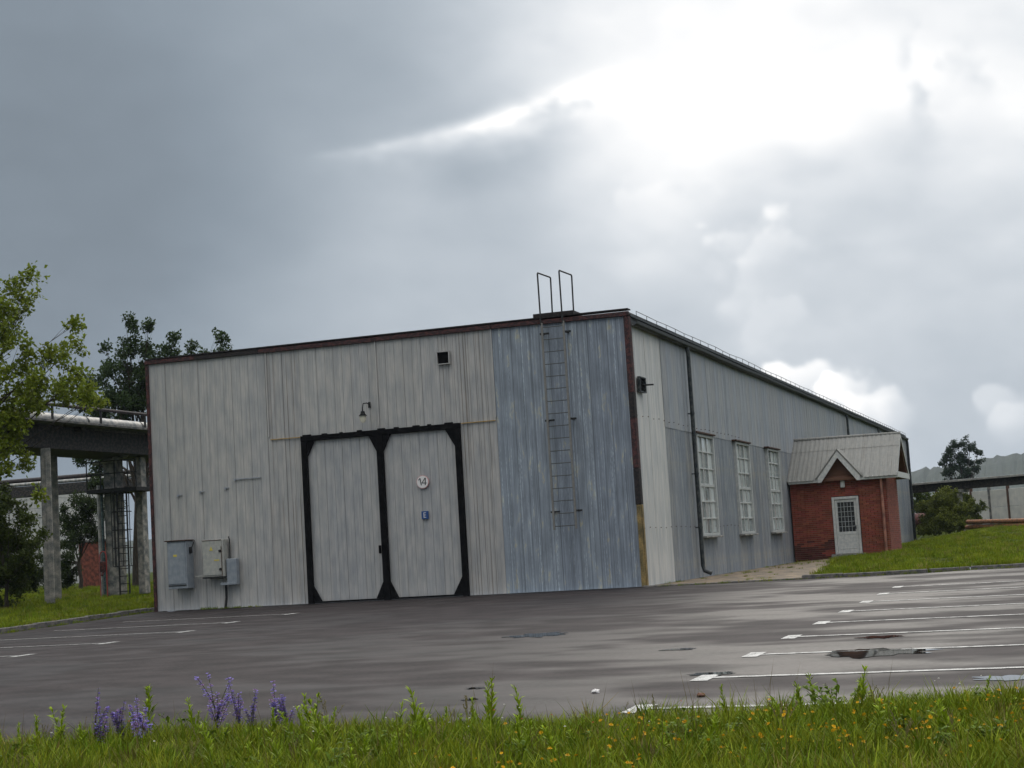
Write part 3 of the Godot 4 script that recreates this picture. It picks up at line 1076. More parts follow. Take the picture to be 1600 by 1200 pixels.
func make_trees() -> void:
	tree("maple_tree", "yellow green leafy tree with an open crown in front of the trestle", Vector3(-20.6, ground_y(-20.6, 1.5), 1.5), [[-16.8, 9.7, 1.4, 0.25], [-17.7, 9.2, 0.6, 0.36], [-17.0, 8.8, 2.4, 0.43], [-18.0, 8.5, 0.6, 0.47], [-17.1, 7.6, 1.3, 0.36], [-17.8, 7.6, 1.5, 0.61], [-18.4, 8.5, 1.8, 0.72], [-15.8, 8.2, 0.9, 0.22], [-16.6, 7.7, 0.0, 0.36], [-16.5, 7.3, 1.0, 0.43], [-15.1, 6.0, 1.5, 0.29], [-16.0, 6.7, 0.8, 0.51], [-16.9, 6.4, 0.0, 0.54], [-16.2, 6.5, 1.9, 0.58], [-17.3, 6.8, 1.2, 0.61], [-18.3, 6.2, 0.5, 0.65], [-17.1, 5.9, 1.1, 0.47], [-17.7, 6.5, 2.4, 0.81], [-18.8, 5.2, 1.6, 0.81], [-17.3, 4.8, 2.1, 0.40], [-17.5, 4.4, 1.1, 0.29], [-17.4, 4.1, 2.1, 0.36], [-16.7, 3.4, 1.7, 0.16], [-18.5, 4.0, 1.4, 0.61], [-20.0, 8.3, 1.3, 1.08], [-19.9, 6.4, 2.1, 1.08], [-19.2, 10.0, 2.2, 0.90], [-14.9, 5.9, 1.4, 0.14], [-17.3, 9.4, 1.5, 0.29], [-17.0, 5.4, 2.1, 0.40], [-17.4, 5.3, 2.2, 0.47], [-22.0, 7.5, 1.0, 1.4], [-21.5, 9.5, 1.6, 1.3], [-20.8, 5.2, 0.6, 1.0]],
		{"fork": Vector3(-20.2, 4.0, 1.5), "radius": 0.17, "leaf": 0.115, "density": 2.9, "a": Color(0.10, 0.17, 0.018), "b": Color(0.23, 0.26, 0.028), "narrow": 0.36})
	tree("oak_tree", "dark green tree rising above the warehouse roof behind the trestle", Vector3(-35.6, ground_y(-35.6, -34.0), -34.0), [[-35.1, 13.8, -33.4, 0.40], [-35.4, 12.8, -33.4, 0.66], [-34.2, 13.7, -33.7, 0.33], [-35.0, 12.7, -34.6, 0.60], [-33.0, 13.0, -34.2, 0.36], [-33.2, 12.2, -34.2, 0.53], [-32.2, 12.6, -34.5, 0.26], [-32.4, 11.9, -34.5, 0.33], [-33.8, 11.7, -34.0, 0.73], [-36.4, 12.7, -33.0, 0.23], [-35.7, 11.6, -32.3, 0.46], [-36.1, 11.4, -34.3, 0.86], [-34.7, 11.1, -33.8, 0.93], [-36.7, 11.2, -33.1, 0.40], [-35.6, 10.1, -32.5, 0.93], [-35.1, 9.8, -33.8, 0.99], [-37.9, 11.0, -33.8, 0.40], [-37.3, 10.1, -33.0, 0.60], [-38.0, 10.0, -32.8, 0.53], [-36.9, 9.4, -33.2, 0.66], [-36.0, 8.9, -33.6, 0.86], [-30.7, 12.9, -34.9, 0.30], [-30.6, 12.3, -35.0, 0.33], [-31.6, 11.9, -34.8, 0.46], [-35.0, 10.3, -35.9, 1.32], [-33.7, 10.5, -36.3, 1.32], [-39.7, 7.4, -35.7, 0.66], [-38.5, 6.8, -35.1, 0.53], [-38.0, 7.7, -35.2, 0.66], [-35.0, 7.6, -34.5, 1.0], [-33.5, 8.0, -35.0, 1.0]],
		{"fork": Vector3(-35.3, 6.2, -34.0), "radius": 0.24, "leaf": 0.15, "density": 5.0, "a": Color(0.030, 0.052, 0.020), "b": Color(0.060, 0.092, 0.030), "narrow": 0.34})
	tree("shrub", "dark green overgrown shrub below the maple, beside the concrete column", Vector3(-23.2, ground_y(-23.2, -5.8), -5.8), [[-22.9, 3.6, -5.7, 0.47], [-23.4, 3.0, -5.6, 0.85], [-22.5, 3.0, -5.9, 0.38], [-23.5, 2.3, -6.7, 0.72], [-21.7, 2.3, -5.2, 0.30], [-23.4, 1.7, -5.7, 0.72], [-22.5, 1.6, -6.0, 0.55], [-24.6, 2.2, -6.3, 1.06], [-20.9, 2.5, -4.6, 0.19], [-22.8, 1.0, -6.0, 0.5], [-23.6, 3.8, -5.4, 0.63], [-24.0, 0.9, -6.0, 0.7]],
		{"fork": Vector3(-23.2, 1.2, -5.8), "radius": 0.07, "leaf": 0.10, "density": 5.5, "a": Color(0.035, 0.055, 0.015), "b": Color(0.085, 0.11, 0.02), "category": "shrub"})
	tree("dense_bush", "dense dark bush above the small red brick hut", Vector3(-37.6, ground_y(-37.6, -31.8), -31.8), [[-37.1, 4.8, -31.5, 0.58], [-37.7, 4.0, -31.4, 0.58], [-36.8, 4.3, -31.7, 0.71], [-37.4, 3.2, -31.6, 0.84], [-36.7, 3.4, -31.8, 0.6], [-38.0, 2.9, -31.4, 0.52], [-38.8, 1.8, -32.3, 0.71], [-38.6, 1.1, -32.5, 0.58], [-40.8, 1.9, -33.8, 0.65], [-36.5, 4.6, -31.8, 0.52], [-39.4, 4.0, -33.0, 0.45], [-36.0, 5.4, -32.0, 0.7], [-35.6, 4.4, -32.2, 0.7], [-39.9, 1.2, -33.2, 0.6], [-41.5, 1.3, -34.0, 0.8]],
		{"fork": Vector3(-37.6, 2.0, -31.8), "radius": 0.1, "leaf": 0.12, "density": 5.5, "a": Color(0.022, 0.036, 0.014), "b": Color(0.055, 0.08, 0.02), "category": "bush"})
	tree("hedge_bush", "dark hedge bush at the frame edge beyond the concrete column", Vector3(-38.5, ground_y(-38.5, -24.0), -24.0), [[-38.5, 1.6, -24.0, 1.2], [-37.0, 1.3, -24.6, 1.0], [-40.0, 1.8, -23.6, 1.3], [-36.0, 1.0, -25.4, 0.8], [-41.6, 2.2, -23.0, 1.4], [-38.0, 2.6, -24.0, 0.7], [-36.5, 2.2, -25.0, 1.0], [-35.0, 1.6, -26.0, 0.9], [-39.5, 3.2, -24.0, 1.1]],
		{"fork": Vector3(-38.5, 0.9, -24.0), "radius": 0.1, "leaf": 0.12, "density": 7.0, "a": Color(0.020, 0.032, 0.012), "b": Color(0.045, 0.066, 0.018), "category": "bush"})
	tree("round_tree", "round dark tree standing beyond the far trestle before the hill", Vector3(-4.1, ground_y(-4.1, -186.5), -186.5), [[-3.9, 11.7, -186.2, 0.76], [-5.0, 11.4, -185.8, 0.85], [-2.9, 11.1, -186.6, 0.76], [-1.9, 10.1, -187.0, 0.59], [-5.8, 10.0, -185.7, 0.85], [-4.6, 9.9, -186.1, 1.27], [-3.4, 9.4, -187.7, 1.10], [-1.9, 8.9, -187.2, 0.51], [-6.4, 9.2, -185.6, 0.59], [-5.2, 8.2, -186.1, 1.18], [-3.8, 7.8, -186.7, 1.18], [-2.4, 7.8, -187.1, 0.68], [-6.0, 7.7, -185.9, 0.85], [-4.5, 6.3, -186.6, 1.18], [-3.0, 6.6, -186.8, 0.9], [-5.8, 6.4, -186.2, 0.8]],
		{"fork": Vector3(-4.1, 5.0, -186.5), "radius": 0.25, "leaf": 0.22, "density": 6.0, "a": Color(0.020, 0.036, 0.018), "b": Color(0.042, 0.066, 0.030)})
	tree("willow_bush", "dark green bush against the warehouse's far corner", Vector3(-0.2, ground_y(-0.2, -80.2), -80.2), [[-0.4, 3.2, -80.1, 0.54], [-0.7, 2.3, -80.1, 0.64], [0.2, 2.7, -80.4, 0.54], [-0.1, 1.8, -80.4, 0.64], [-1.2, 2.6, -80.3, 0.7], [0.7, 2.0, -80.4, 0.5], [0.4, 1.3, -80.3, 0.5]],
		{"fork": Vector3(-0.2, 1.6, -80.2), "radius": 0.07, "leaf": 0.13, "density": 10.0, "a": Color(0.04, 0.065, 0.016), "b": Color(0.085, 0.115, 0.022), "category": "bush"})
	tree("elder_bush", "large olive green bush in front of the far trestle column", Vector3(2.4, ground_y(2.4, -68.0), -68.0), [[2.1, 2.7, -68.3, 0.57], [2.5, 2.2, -68.5, 0.73], [1.8, 1.9, -68.3, 0.65], [2.8, 2.8, -68.5, 0.41], [2.3, 1.4, -67.4, 0.65], [3.0, 1.2, -67.7, 0.49], [2.0, 1.0, -67.3, 0.49], [2.6, 1.6, -68.0, 0.6], [1.6, 1.2, -67.6, 0.4], [3.3, 1.7, -68.2, 0.55], [1.2, 2.2, -68.6, 0.6], [1.0, 1.4, -68.4, 0.6], [2.2, 3.0, -69.0, 0.5], [1.4, 0.9, -67.5, 0.5], [2.6, 0.9, -67.6, 0.5], [3.4, 1.0, -68.0, 0.5], [0.8, 0.9, -68.2, 0.4], [3.5, 2.2, -68.6, 0.5]],
		{"fork": Vector3(2.4, 1.3, -68.0), "radius": 0.07, "leaf": 0.12, "density": 11.0, "a": Color(0.08, 0.11, 0.02), "b": Color(0.16, 0.17, 0.028), "category": "bush"})
	tree("thin_bush", "slender green bush before the pale concrete fence", Vector3(3.5, ground_y(3.5, -75.1), -75.1), [[3.3, 2.9, -75.0, 0.34], [3.4, 2.2, -75.1, 0.43], [3.1, 1.8, -75.1, 0.52], [3.8, 2.0, -75.3, 0.34], [4.2, 2.2, -75.4, 0.22], [3.4, 1.5, -75.2, 0.43], [3.7, 1.2, -75.2, 0.5], [2.9, 2.5, -75.0, 0.5], [3.0, 1.3, -75.0, 0.5]],
		{"fork": Vector3(3.5, 1.3, -75.1), "radius": 0.05, "leaf": 0.12, "density": 10.0, "a": Color(0.05, 0.08, 0.02), "b": Color(0.11, 0.125, 0.025), "category": "bush"})


# ---------------------------------------------------------------- warehouse
func sheet_mesh(w: float, h: float, ribs: int) -> ArrayMesh:
	# ribbed sheet in the xy plane, ribs towards +z; origin at its lower left corner
	var prof := [Vector2(0.002, 0.006), Vector2(0.008, 0.0)]
	var p := w / ribs
	for k in ribs:
		var c := p * (k + 0.5)
		prof.append_array([Vector2(c - 0.030, 0.0), Vector2(c - 0.022, 0.007), Vector2(c + 0.022, 0.007), Vector2(c + 0.030, 0.0)])
		if k < ribs - 1:
			var g := p * (k + 1)
			prof.append_array([Vector2(g - 0.011, 0.0), Vector2(g, -0.011), Vector2(g + 0.011, 0.0)])
	prof.append_array([Vector2(w - 0.014, 0.0), Vector2(w - 0.003, 0.009)])
	var b := MB.new()
	for k in prof.size() - 1:
		var e: Vector2 = prof[k]
		var q: Vector2 = prof[k + 1]
		b.quad(Vector3(e.x, 0, e.y), Vector3(q.x, 0, q.y), Vector3(q.x, h, q.y), Vector3(e.x, h, e.y), Vector3(0, 0, 1))
	return b.done()

func put_sheet(called: String, mesh: Mesh, m: Material, parent: Node, at: Vector3, turn: float, stretch := 1.0) -> void:
	var o := obj(called, mesh, m, parent, at)
	o.rotation.y = turn + rr(-0.006, 0.006)
	o.rotation.x = rr(-0.0006, 0.0006)
	o.scale.x = stretch

func any(a: Array) -> Material:
	return a[rng.randi() % a.size()]

func make_warehouse() -> void:
	var w := thing("warehouse", "long grey metal clad warehouse with a black framed double gate", "warehouse")
	# ---- solid walls behind the sheets, with the window openings left free
	var b := MB.new()
	var x0 := -WW
	b.box(Vector3(-WW + 0.1, WH / 2 - 0.03, -WL / 2), Vector3(0.2, WH - 0.06, WL - 0.1))
	b.box(Vector3(-WW / 2, WH / 2 - 0.03, -WL + 0.15), Vector3(WW - 0.45, WH - 0.06, 0.2))
	b.box(Vector3(-11.7, WH / 2 - 0.03, -0.16), Vector3(4.5, WH - 0.06, 0.2))
	b.box(Vector3(-2.55, WH / 2 - 0.03, -0.16), Vector3(4.7, WH - 0.06, 0.2))
	b.box(Vector3(-7.18, 5.72, -0.16), Vector3(4.5, 2.4, 0.2))
	b.box(Vector3(-7.18, 2.2, -0.19), Vector3(4.5, 4.4, 0.2))
	var zc := -0.27
	for q in [[6.84, 9.12], [12.64, 14.92], [18.44, 20.72]]:
		var z1: float = -q[0]
		b.box(Vector3(-0.16, WH / 2 - 0.03, (zc + z1) / 2), Vector3(0.2, WH - 0.06, zc - z1))
		b.box(Vector3(-0.16, 0.6, -(q[0] + q[1]) / 2), Vector3(0.2, 1.2, q[1] - q[0]))
		b.box(Vector3(-0.16, 5.56, -(q[0] + q[1]) / 2), Vector3(0.2, 2.75, q[1] - q[0]))
		zc = -q[1]
	b.box(Vector3(-0.16, WH / 2 - 0.03, (zc - WL + 0.3) / 2), Vector3(0.2, WH - 0.06, zc + WL - 0.3))
	obj("wall", b.done(), M.core, w)
	b = MB.new()
	b.box(Vector3(-WW / 2, WH + 0.0, -WL / 2), Vector3(WW - 0.1, 0.1, WL - 0.1))
	obj("roof", b.done(), M.roof, w)
	b = MB.new()
	b.box(Vector3(-WW / 2, -0.1, -WL / 2), Vector3(WW - 0.5, 0.16, WL - 0.5))
	obj("floor", b.done(), M.interior, w)
	# ---- front sheets
	var full := sheet_mesh(0.52, 6.94, 2)
	var over := sheet_mesh(0.52, 2.4, 2)
	for k in 9:
		put_sheet("wall_sheet", full, any(M.grey), w, Vector3(-14.10 + 0.5225 * k, 0.01, -0.045 + rr(-0.003, 0.003)), 0.0, 1.0048)
		put_sheet("wall_sheet", over, any(M.grey), w, Vector3(-9.395 + 0.514 * k, 4.55, -0.045 + rr(-0.003, 0.003)), 0.0, 0.988)
	for k in 2:
		put_sheet("wall_sheet", full, any(M.grey), w, Vector3(-4.77 + 0.51 * k, 0.01, -0.045), 0.0, 0.98)
	for k in 7:
		put_sheet("wall_sheet", full, any(M.blue), w, Vector3(-3.75 + 0.521 * k, 0.01, -0.04 + rr(-0.003, 0.003)), 0.0, 1.002)
	# flashing strips over the joints of the upper sheets, ochre drip flashings beside the gate
	for q in [[-10.40, 4.6, 7.0], [-7.10, 4.65, 7.02], [-3.77, 4.6, 7.0]]:
		b = MB.new()
		b.cbox(Vector3(q[0], (q[1] + q[2]) / 2, -0.015), Vector3(0.04, q[2] - q[1], 0.03), 0.006)
		obj("joint_strip", b.done(), M.grey[2], w)
	for q in [[-10.35, -9.45], [-4.74, -3.78]]:
		b = MB.new()
		b.box(Vector3((q[0] + q[1]) / 2, 4.53, -0.012), Vector3(q[1] - q[0], 0.018, 0.035))
		obj("drip_flashing", b.done(), M.ochre, w)
	# ---- roof edge: red oxide fascia in uneven lengths
	var fx := -14.2
	for q in [1.6, 2.0, 3.45, 3.4, 1.35, 2.42]:
		b = MB.new()
		b.cbox(Vector3(q / 2, 0, 0), Vector3(q - 0.008, 0.115, 0.07), 0.008)
		var o := obj("fascia", b.done(), M.red if q != 2.0 else M.tar, w, Vector3(fx, 7.0 + rr(-0.012, 0.012), 0.0))
		o.rotation.z = rr(-0.004, 0.004)
		fx += q
	b = MB.new()
	b.box(Vector3(-7.1, 7.1, -0.1), Vector3(14.2, 0.03, 0.3))
	obj("roof_felt", b.done(), M.tar, w)
	b = MB.new()
	b.box(Vector3(-2.0, 7.16, -0.35), Vector3(1.1, 0.1, 0.8))
	obj("ladder_landing", b.done(), M.tar, w)
	# ---- corner posts
	for q in [[2.08, 3.0, "tar"], [3.0, 4.3, "red"], [4.3, 4.95, "tar"], [4.95, 6.92, "red"], [0.0, 2.08, "yellow"]]:
		b = MB.new()
		var yy: float = (q[0] + q[1]) / 2
		b.cbox(Vector3(-0.07, yy, -0.02), Vector3(0.14 if q[2] != "yellow" else 0.11, q[1] - q[0] - 0.006, 0.07), 0.008)
		b.box(Vector3(-0.012, yy, -0.14), Vector3(0.03, q[1] - q[0] - 0.006, 0.16))
		obj("corner_post", b.done(), M[q[2]], w)
	b = MB.new()
	b.cbox(Vector3(-14.14, 3.46, -0.02), Vector3(0.09, 6.92, 0.07), 0.008)
	obj("corner_post", b.done(), M.red, w)
	# ---- gate
	for leaf in 2:
		var gl := Node3D.new()
		gl.name = "gate_leaf"
		w.add_child(gl, true)
		gl.position = Vector3(-9.27 if leaf == 0 else -7.02, 0.03, -0.06)
		var gs := sheet_mesh(0.52, 4.40, 2)
		for k in 4:
			put_sheet("gate_sheet", gs, M.gate[leaf] if rng.randf() < 0.75 else M.gate[1 - leaf], gl, Vector3(0.52 * k, 0.0, rr(-0.002, 0.002)), 0.0, 1.0)
		if leaf == 0:
			b = MB.new()
			b.cbox(Vector3(2.03, 1.32, 0.07), Vector3(0.05, 0.22, 0.06), 0.01)
			b.tube([Vector3(2.03, 1.42, 0.08), Vector3(2.03, 1.42, 0.14), Vector3(2.03, 1.22, 0.14), Vector3(2.03, 1.22, 0.08)], [0.012, 0.012, 0.012, 0.012], 6)
			obj("handle", b.done(), M.black, gl)
	for q in [[-9.42, -9.25], [-7.19, -7.00], [-4.94, -4.77]]:
		b = MB.new()
		b.cbox(Vector3((q[0] + q[1]) / 2, 2.2, 0.0), Vector3(q[1] - q[0], 4.40, 0.08), 0.006)
		obj("gate_post", b.done(), M.black, w)
	b = MB.new()
	b.cbox(Vector3(-7.095, 4.475, 0.003), Vector3(4.66, 0.145, 0.08), 0.006)
	for k in 9:
		var lx := -9.2 + 0.52 * k + rr(-0.1, 0.1)
		b.box(Vector3(lx, 4.56, 0.0), Vector3(rr(0.06, 0.25), rr(0.02, 0.05), 0.05))
	obj("gate_lintel", b.done(), M.black, w)
	b = MB.new()
	b.box(Vector3(-7.095, 0.035, -0.01), Vector3(4.3, 0.045, 0.05))
	obj("gate_sill", b.done(), M.black, w)
	for q in [[-9.25, 1, 0.23, 0.42], [-7.19, -1, 0.22, 0.44], [-7.00, 1, 0.22, 0.44], [-4.94, -1, 0.26, 0.46]]:
		for top in [true, false]:
			b = MB.new()
			var y := 4.40 if top else 0.06
			var s := -1.0 if top else 1.0
			b.prism(PackedVector2Array([Vector2(0, 0), Vector2(q[1] * q[2], 0), Vector2(0, s * q[3])]), Vector3(q[0], y, -0.03), Vector3.RIGHT, Vector3.UP, Vector3.BACK, 0.055)
			obj("gate_gusset", b.done(), M.black, w)
	# ---- side sheets: a lower and an upper course
	var lo := sheet_mesh(0.58, 4.22, 2)
	var hi := sheet_mesh(0.58, 2.60, 2)
	var sill := sheet_mesh(0.58, 1.17, 2)
	var tall := sheet_mesh(0.58, 6.81, 2)
	var k := 0
	var z := -0.12
	while z > -WL + 0.2:
		var width := 0.34 if k == 0 else 0.58
		if k == 1:
			z = -0.44
		if k == 0:
			z = -0.12
			width = 0.32
		var pale := k < 6
		var in_window := false
		for q in [6.82, 12.62, 18.42]:
			if -z > q - 0.05 and -z < q + 2.2:
				in_window = true
		var off := -0.05 + rr(-0.003, 0.003)
		# looking at the wall from outside, its run goes away to the right: local x is -z
		if pale:
			put_sheet("wall_sheet", tall, any(M.pale), w, Vector3(off, 0.01, z), PI / 2, width / 0.58)
		else:
			put_sheet("wall_sheet", sill if in_window else lo, any(M.lower), w, Vector3(off, 0.01, z), PI / 2, width / 0.58)
			put_sheet("wall_sheet", hi, any(M.upper), w, Vector3(off + 0.012, 4.22, z), PI / 2, width / 0.58)
		z -= width
		k += 1
	b = MB.new()
	b.box(Vector3(-0.05, 3.45, -WL + 0.02), Vector3(0.14, 6.9, 0.06))
	obj("corner_post", b.done(), M.pipe, w)
	# ---- windows
	for q in [6.82, 12.62, 18.42]:
		var win := Node3D.new()
		win.name = "window"
		w.add_child(win, true)
		win.position = Vector3(0.0, 1.19, -q)
		var W := 2.32
		var H := 3.02
		b = MB.new()
		b.cbox(Vector3(0.0, H / 2, -0.05), Vector3(0.12, H, 0.09), 0.008)
		b.cbox(Vector3(0.0, H / 2, -W + 0.05), Vector3(0.14, H, 0.10), 0.008)
		b.cbox(Vector3(0.0, 0.04, -W / 2), Vector3(0.12, 0.08, W - 0.2), 0.008)
		b.cbox(Vector3(0.0, H - 0.04, -W / 2), Vector3(0.12, 0.08, W - 0.2), 0.008)
		obj("frame", b.done(), M.white, win)
		b = MB.new()
		b.cbox(Vector3(0.045, H + 0.03, -W / 2 + 0.06), Vector3(0.16, 0.05, W + 0.25), 0.008)
		obj("lintel", b.done(), M.rust, win)
		b = MB.new()
		b.cbox(Vector3(0.06, -0.03, -W / 2), Vector3(0.2, 0.05, W + 0.02), 0.01)
		obj("sill", b.done(), M.concrete, win)
		for r in [0.52, 1.02, 1.50, 2.0, 2.5]:
			b = MB.new()
			b.cbox(Vector3(-0.005, r, -W / 2), Vector3(0.05, 0.045 if r != 1.5 else 0.09, W - 0.22), 0.006)
			obj("glazing_bar", b.done(), M.white, win)
		for c in [0.78, 1.48]:
			b = MB.new()
			b.cbox(Vector3(0.0, H / 2, -c), Vector3(0.045, H - 0.16, 0.045), 0.006)
			obj("glazing_bar", b.done(), M.white, win)
		var ys := [0.08, 0.52, 1.02, 1.5, 2.0, 2.5, H - 0.08]
		var zs := [0.1, 0.78, 1.48, W - 0.1]
		for j in 6:
			for i in 3:
				b = MB.new()
				b.box(Vector3.ZERO, Vector3(0.006, ys[j + 1] - ys[j] - 0.03, zs[i + 1] - zs[i] - 0.03))
				var o := obj("pane", b.done(), any(M.panes), win, Vector3(-0.02, (ys[j] + ys[j + 1]) / 2, -(zs[i] + zs[i + 1]) / 2))
				o.rotation.y = rr(-0.01, 0.01)
				o.rotation.z = rr(-0.008, 0.008)
	# blind boards behind the glazing
	b = MB.new()
	for q in [6.82, 12.62, 18.42]:
		b.box(Vector3(-0.30, 2.7, -q - 1.16), Vector3(0.02, 3.2, 2.5))
	obj("window_lining", b.done(), M.wall_white, w)
	# ---- gutter, snow rail, downpipes
	b = MB.new()
	var sag := noise(91, 0.08, 2)
	var gp := []
	for i in 36:
		gp.append(Vector3(0.07, 6.76 + sag.get_noise_1d(i * 5.0) * 0.03, -0.25 - i * (WL - 0.3) / 35.0))
	for i in 35:
		var p: Vector3 = gp[i]
		var q: Vector3 = gp[i + 1]
		var prof := [Vector2(-0.09, 0.09), Vector2(-0.09, -0.03), Vector2(-0.04, -0.075), Vector2(0.03, -0.075), Vector2(0.08, -0.03), Vector2(0.085, 0.055), Vector2(0.075, 0.055), Vector2(0.07, -0.02), Vector2(0.02, -0.06), Vector2(-0.035, -0.06), Vector2(-0.08, -0.02)]
		for j in prof.size() - 1:
			b.quad(p + Vector3(prof[j].x, prof[j].y, 0), p + Vector3(prof[j + 1].x, prof[j + 1].y, 0), q + Vector3(prof[j + 1].x, prof[j + 1].y, 0), q + Vector3(prof[j].x, prof[j].y, 0))
	obj("gutter", b.done(), M.gutter, w)
	b = MB.new()
	b.box(Vector3(-0.04, 6.95, -WL / 2), Vector3(0.12, 0.05, WL - 0.3))
	obj("eave_board", b.done(), M.pipe, w)
	b = MB.new()
	var rail := []
	var rad := []
	for i in 64:
		rail.append(Vector3(0.02, 7.12 + sag.get_noise_1d(i * 4.0 + 300.0) * 0.03, -0.75 - i * (WL - 1.2) / 63.0))
		rad.append(0.010)
		b.box(rail[i] - Vector3(0.0, 0.08, 0.0), Vector3(0.013, 0.16, 0.013))
	b.tube(rail, rad, 5)
	obj("snow_rail", b.done(), M.pipe, w)
	for q in [6.25, 40.8, 54.0, 70.3]:
		b = MB.new()
		var zz: float = -q
		b.tube([Vector3(0.07, 6.7, zz), Vector3(0.10, 6.5, zz), Vector3(0.10, 0.35, zz), Vector3(0.14, 0.2, zz), Vector3(0.34, 0.12, zz)], [0.06, 0.06, 0.06, 0.06, 0.06], 10, false)
		for y in [4.75, 3.0, 1.45]:
			b.tube([Vector3(0.10, y - 0.025, zz), Vector3(0.10, y + 0.025, zz)], [0.072, 0.072], 10)
			b.box(Vector3(0.03, y, zz), Vector3(0.14, 0.03, 0.03))
		obj("downpipe", b.done(), M.pipe, w)
	# ---- vents
	for side in 2:
		var v := Node3D.new()
		v.name = "vent"
		w.add_child(v, true)
		if side == 0:
			v.position = Vector3(-5.13, 6.31, 0.01)
		else:
			v.position = Vector3(0.02, 5.19, -0.8)
			v.rotation.y = PI / 2
			v.scale = Vector3(1.7, 1.15, 1.0)
		b = MB.new()
		for q in [[0, 0.165, 0.36, 0.022], [0, -0.165, 0.36, 0.022], [-0.169, 0, 0.022, 0.308], [0.169, 0, 0.022, 0.308]]:
			b.box(Vector3(q[0], q[1], 0.01), Vector3(q[2], q[3], 0.08))
		obj("frame", b.done(), M.grey[0] if side == 0 else M.pipe, v)
		b = MB.new()
		b.box(Vector3(0, 0, -0.01), Vector3(0.32, 0.30, 0.012))
		obj("grille", b.done(), M.black, v)
		if side == 1:
			b = MB.new()
			b.tube([Vector3(0.05, 0.0, 0.0), Vector3(0.05, -0.01, 0.3)], [0.02, 0.02], 6)
			obj("spout", b.done(), M.dark_metal, v)
	b = MB.new()
	for row in [1.48, 4.38]:
		for i in 24:
			b.box(Vector3(-0.02 + 0.012, row + rr(-0.02, 0.02), -0.25 - 0.58 * i), Vector3(0.02, 0.022, 0.03))
	obj("bolt_heads", b.done(), M.rust, w).set_meta("kind", "stuff")
	# rust runs and old bracket stubs on the front
	for q in [[-11.5, 3.52, 0.8], [-13.3, 3.2, 0.12], [-12.6, 3.25, 0.12], [-11.8, 3.3, 0.1]]:
		b = MB.new()
		b.box(Vector3(q[0] + q[2] / 2, q[1], -0.01), Vector3(q[2], 0.025, 0.03))
		b.box(Vector3(q[0], q[1] - 0.01, -0.005), Vector3(0.05, 0.06, 0.04))
		obj("old_bracket", b.done(), M.upper[2], w)

